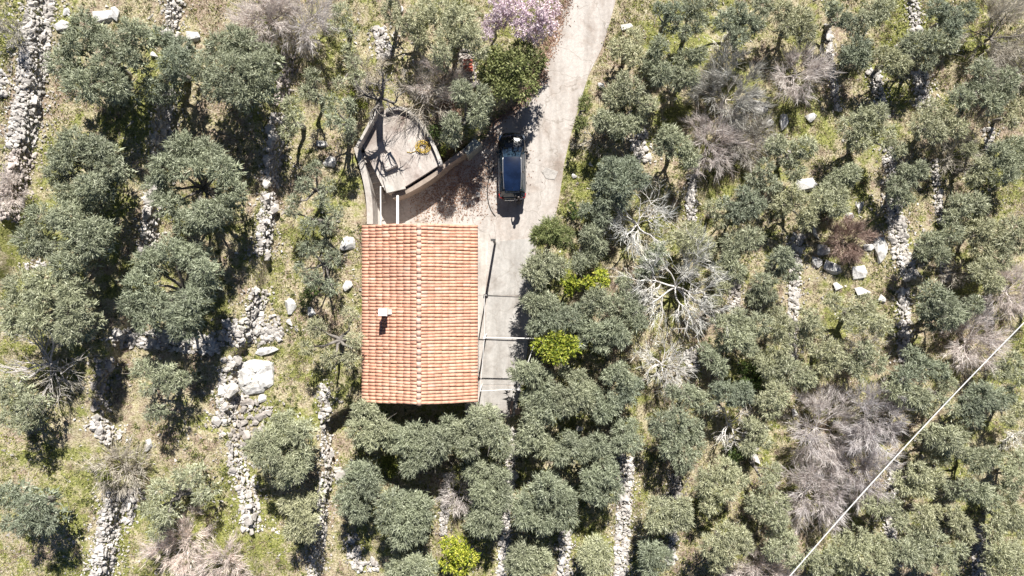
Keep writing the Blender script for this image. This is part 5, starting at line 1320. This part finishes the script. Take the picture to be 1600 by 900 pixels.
# ---------------------------------------------------------------- ground cover
def pxpos(x, y, z):
    k = MPP*(CAM_H-z)/CAM_H
    return 800 + x/k, 450 - y/k
CIST_W = np.array([p0(*p) for p in [(552, 225), (590, 163), (626, 160), (665, 190), (690, 245), (745, 225), (745, 350), (556, 350)]])
HOUSE_W = np.array([p0(*p) for p in [(572, 345), (745, 345), (745, 640), (572, 640)]])
def field(n, seed):
    r = np.random.default_rng(seed); x = r.uniform(-36, 42, n); y = r.uniform(-22, 22, n)
    bad = pip(DRIVE_W, x, y) | pip(CIST_W, x, y) | pip(HOUSE_W, x, y)
    edge = pdist(DRIVE_W, x, y)
    keep = ~bad & (edge > .08)
    return x[keep], y[keep], r
def steep(x, y):
    e = .15; return np.maximum(np.abs(H(x+e, y)-H(x-e, y)), np.abs(H(x, y+e)-H(x, y-e)))/(2*e)
def blades(name, mat, n, seed, hgt, wid, thr, scale, nseed, up, label):
    x, y, r = field(n, seed)
    m = vnoise(x, y, scale, nseed)*.65 + vnoise(x, y, scale*3.7, nseed+1)*.35
    k = (m > thr + r.uniform(-.12, .12, len(x))); x, y = x[k], y[k]
    z = H(x, y); nb = 3
    X = np.repeat(np.stack([x, y, z], 1), nb, 0); N_ = len(X); X[:, :2] += r.normal(0, .07, (N_, 2))
    ax = r.normal(size=(N_, 3)); ax[:, 2] = np.abs(ax[:, 2])*up + .25; ax = nrm(ax); L = (hgt*r.uniform(.5, 1.4, N_))[:, None]
    wv = nrm(np.cross(ax, r.normal(size=(N_, 3)))); W = (wid*r.uniform(.6, 1.4, N_))[:, None]
    V = np.stack([X - wv*W, X + wv*W, X + ax*L], 1).reshape(-1, 3)
    obj(name, mesh_np(name, V, np.arange(len(V)).reshape(-1, 3), M[mat]), kind='stuff', label=label)
blades('grass', 'grass', 95000, 21, .17, .022, .34, .33, 31, .9, 'dry and green grass on the terraces')
blades('weeds', 'weed', 70000, 22, .13, .035, .53, .22, 41, .5, 'bright yellow-green weeds in patches on the terraces')
# loose pebbles and chips
x, y, r = field(16000, 33)
m = vnoise(x, y, .45, 51)*.6 + vnoise(x, y, 1.6, 52)*.4
k = m > .56 + r.uniform(-.1, .1, len(x)); x, y = x[k], y[k]; z = H(x, y)
scatter_join('loose_stones', list(zip(x, y, z+.01)), np.exp(r.normal(-2.55, .5, len(x))), 'stone', r, variants=small_mesh['stone'], kind='stuff', label='loose pale stones strewn over the terraces')
# low leafy undergrowth and fallen twigs
x, y, r = field(13000, 61)
m = vnoise(x, y, .4, 71)*.6 + vnoise(x, y, 1.9, 72)*.4
k = m > .50 + r.uniform(-.12, .12, len(x)); x, y = x[k], y[k]; nl = 20
z = H(x, y); rad = np.exp(r.normal(-1.5, .4, len(x)))
d_ = r.normal(size=(len(x)*nl, 3)); d_[:, 2] = np.abs(d_[:, 2]); d_ = nrm(d_)
c = np.repeat(np.stack([x, y, z], 1), nl, 0) + d_*np.repeat(rad, nl)[:, None]*r.uniform(.3, 1.0, len(d_))[:, None]*(1, 1, .8)
nn_ = nrm(d_ + (0, 0, .5) + r.normal(size=d_.shape)*.5); ax = nrm(np.cross(nn_, r.normal(size=d_.shape))); wv = np.cross(nn_, ax)
Ls = r.uniform(.06, .15, len(d_))[:, None]
V = np.stack([c - wv*Ls*.3, c + ax*Ls, c + wv*Ls*.3], 1).reshape(-1, 3)
obj('undergrowth', mesh_np('undergrowth', V, np.arange(len(V)).reshape(-1, 3), M['undergrowth']), kind='stuff', label='low leafy undergrowth tufts scattered between the trees')
x, y, r = field(16000, 62)
m = vnoise(x, y, .35, 81)*.6 + vnoise(x, y, 1.4, 82)*.4
k = m > .52 + r.uniform(-.1, .1, len(x)); x, y = x[k], y[k]; n_ = len(x)
c = np.stack([x, y, H(x, y)+.03], 1); ax = r.normal(size=(n_, 3)); ax[:, 2] = np.abs(ax[:, 2])*.35; ax = nrm(ax); wv = nrm(np.cross(ax, r.normal(size=(n_, 3))*(.3, .3, 1)))
Ls = np.exp(r.normal(-1.0, .5, n_))[:, None]; Ws = r.uniform(.008, .016, n_)[:, None]
V = np.stack([c - wv*Ws, c + wv*Ws, c + ax*Ls], 1).reshape(-1, 3)
obj('fallen_twigs', mesh_np('fallen_twigs', V, np.arange(len(V)).reshape(-1, 3), M['grey_twig']), kind='stuff', label='pale fallen twigs on the terrace ground')
# knee-high dry scrub between the terraces
x, y, r = field(7000, 63)
m = vnoise(x, y, .3, 91)*.6 + vnoise(x, y, 1.2, 92)*.4 + np.clip(x, -10, 20)*.004
k = m > .54 + r.uniform(-.1, .1, len(x)); x, y = x[k], y[k]; nb = 16; n_ = len(x)*nb
c = np.repeat(np.stack([x, y, H(x, y)], 1), nb, 0); c[:, :2] += r.normal(0, .10, (n_, 2)); ax = r.normal(size=(n_, 3)); ax[:, 2] = np.abs(ax[:, 2])*.8+.2; ax = nrm(ax); wv = nrm(np.cross(ax, r.normal(size=(n_, 3))))
Ls = np.exp(r.normal(-1.1, .4, n_))[:, None]; Ws = r.uniform(.006, .014, n_)[:, None]
V = np.stack([c - wv*Ws, c + wv*Ws, c + ax*Ls], 1).reshape(-1, 3)
obj('dry_scrub', mesh_np('dry_scrub', V, np.arange(len(V)).reshape(-1, 3), M['red_twig']), kind='stuff', label='brown dry scrub growing on the terrace ground')
# leaf litter along the left side of the drive
r = np.random.default_rng(77); n = 7000
E_ = np.array([(893, -20), (884, 0), (868, 48), (852, 90), (838, 122), (826, 148), (800, 172), (772, 190)], float); s_ = np.concatenate([[0], np.cumsum(np.hypot(*np.diff(E_, axis=0).T))])
t = r.random(n)*s_[-1]; a = np.interp(t, s_, E_[:, 0]) + r.normal(0, 7, n) - 2; b = np.interp(t, s_, E_[:, 1]) + r.normal(0, 5, n)
q_ = r.random(n) < .45; a[q_] = r.normal(715, 40, q_.sum()); b[q_] = 300 + r.normal(0, 26, q_.sum()) - (a[q_]-700)*.35; q_ = (a < 640) | (b > 348); a[q_] = 770 + r.normal(0, 8, q_.sum()); b[q_] = 215 + r.normal(0, 10, q_.sum())
W_ = np.array([p0(*q) for q in zip(a, b)]); z = np.maximum(H(W_[:, 0], W_[:, 1]), .03) + .02
ax = r.normal(size=(n, 3)); ax[:, 2] *= .25; ax = nrm(ax); c = np.column_stack([W_, z]); wv = nrm(np.cross(ax, r.normal(size=(n, 3))*(.3, .3, 1)))
V = np.stack([c, c + ax*.06 + wv*.03, c + ax*.12, c + ax*.06 - wv*.03], 1).reshape(-1, 3); V[:, 2] = np.maximum(V[:, 2], np.repeat(z, 4))
obj('leaf_litter', mesh_np('leaf_litter', V, np.arange(len(V)).reshape(-1, 4), M['red_leaf']), kind='stuff', label='pinkish dry leaves on the driveway edge and yard')
print('objects', len(bpy.data.objects), 'tris', sum(len(m.loops) - 2*len(m.polygons) for m in bpy.data.meshes))
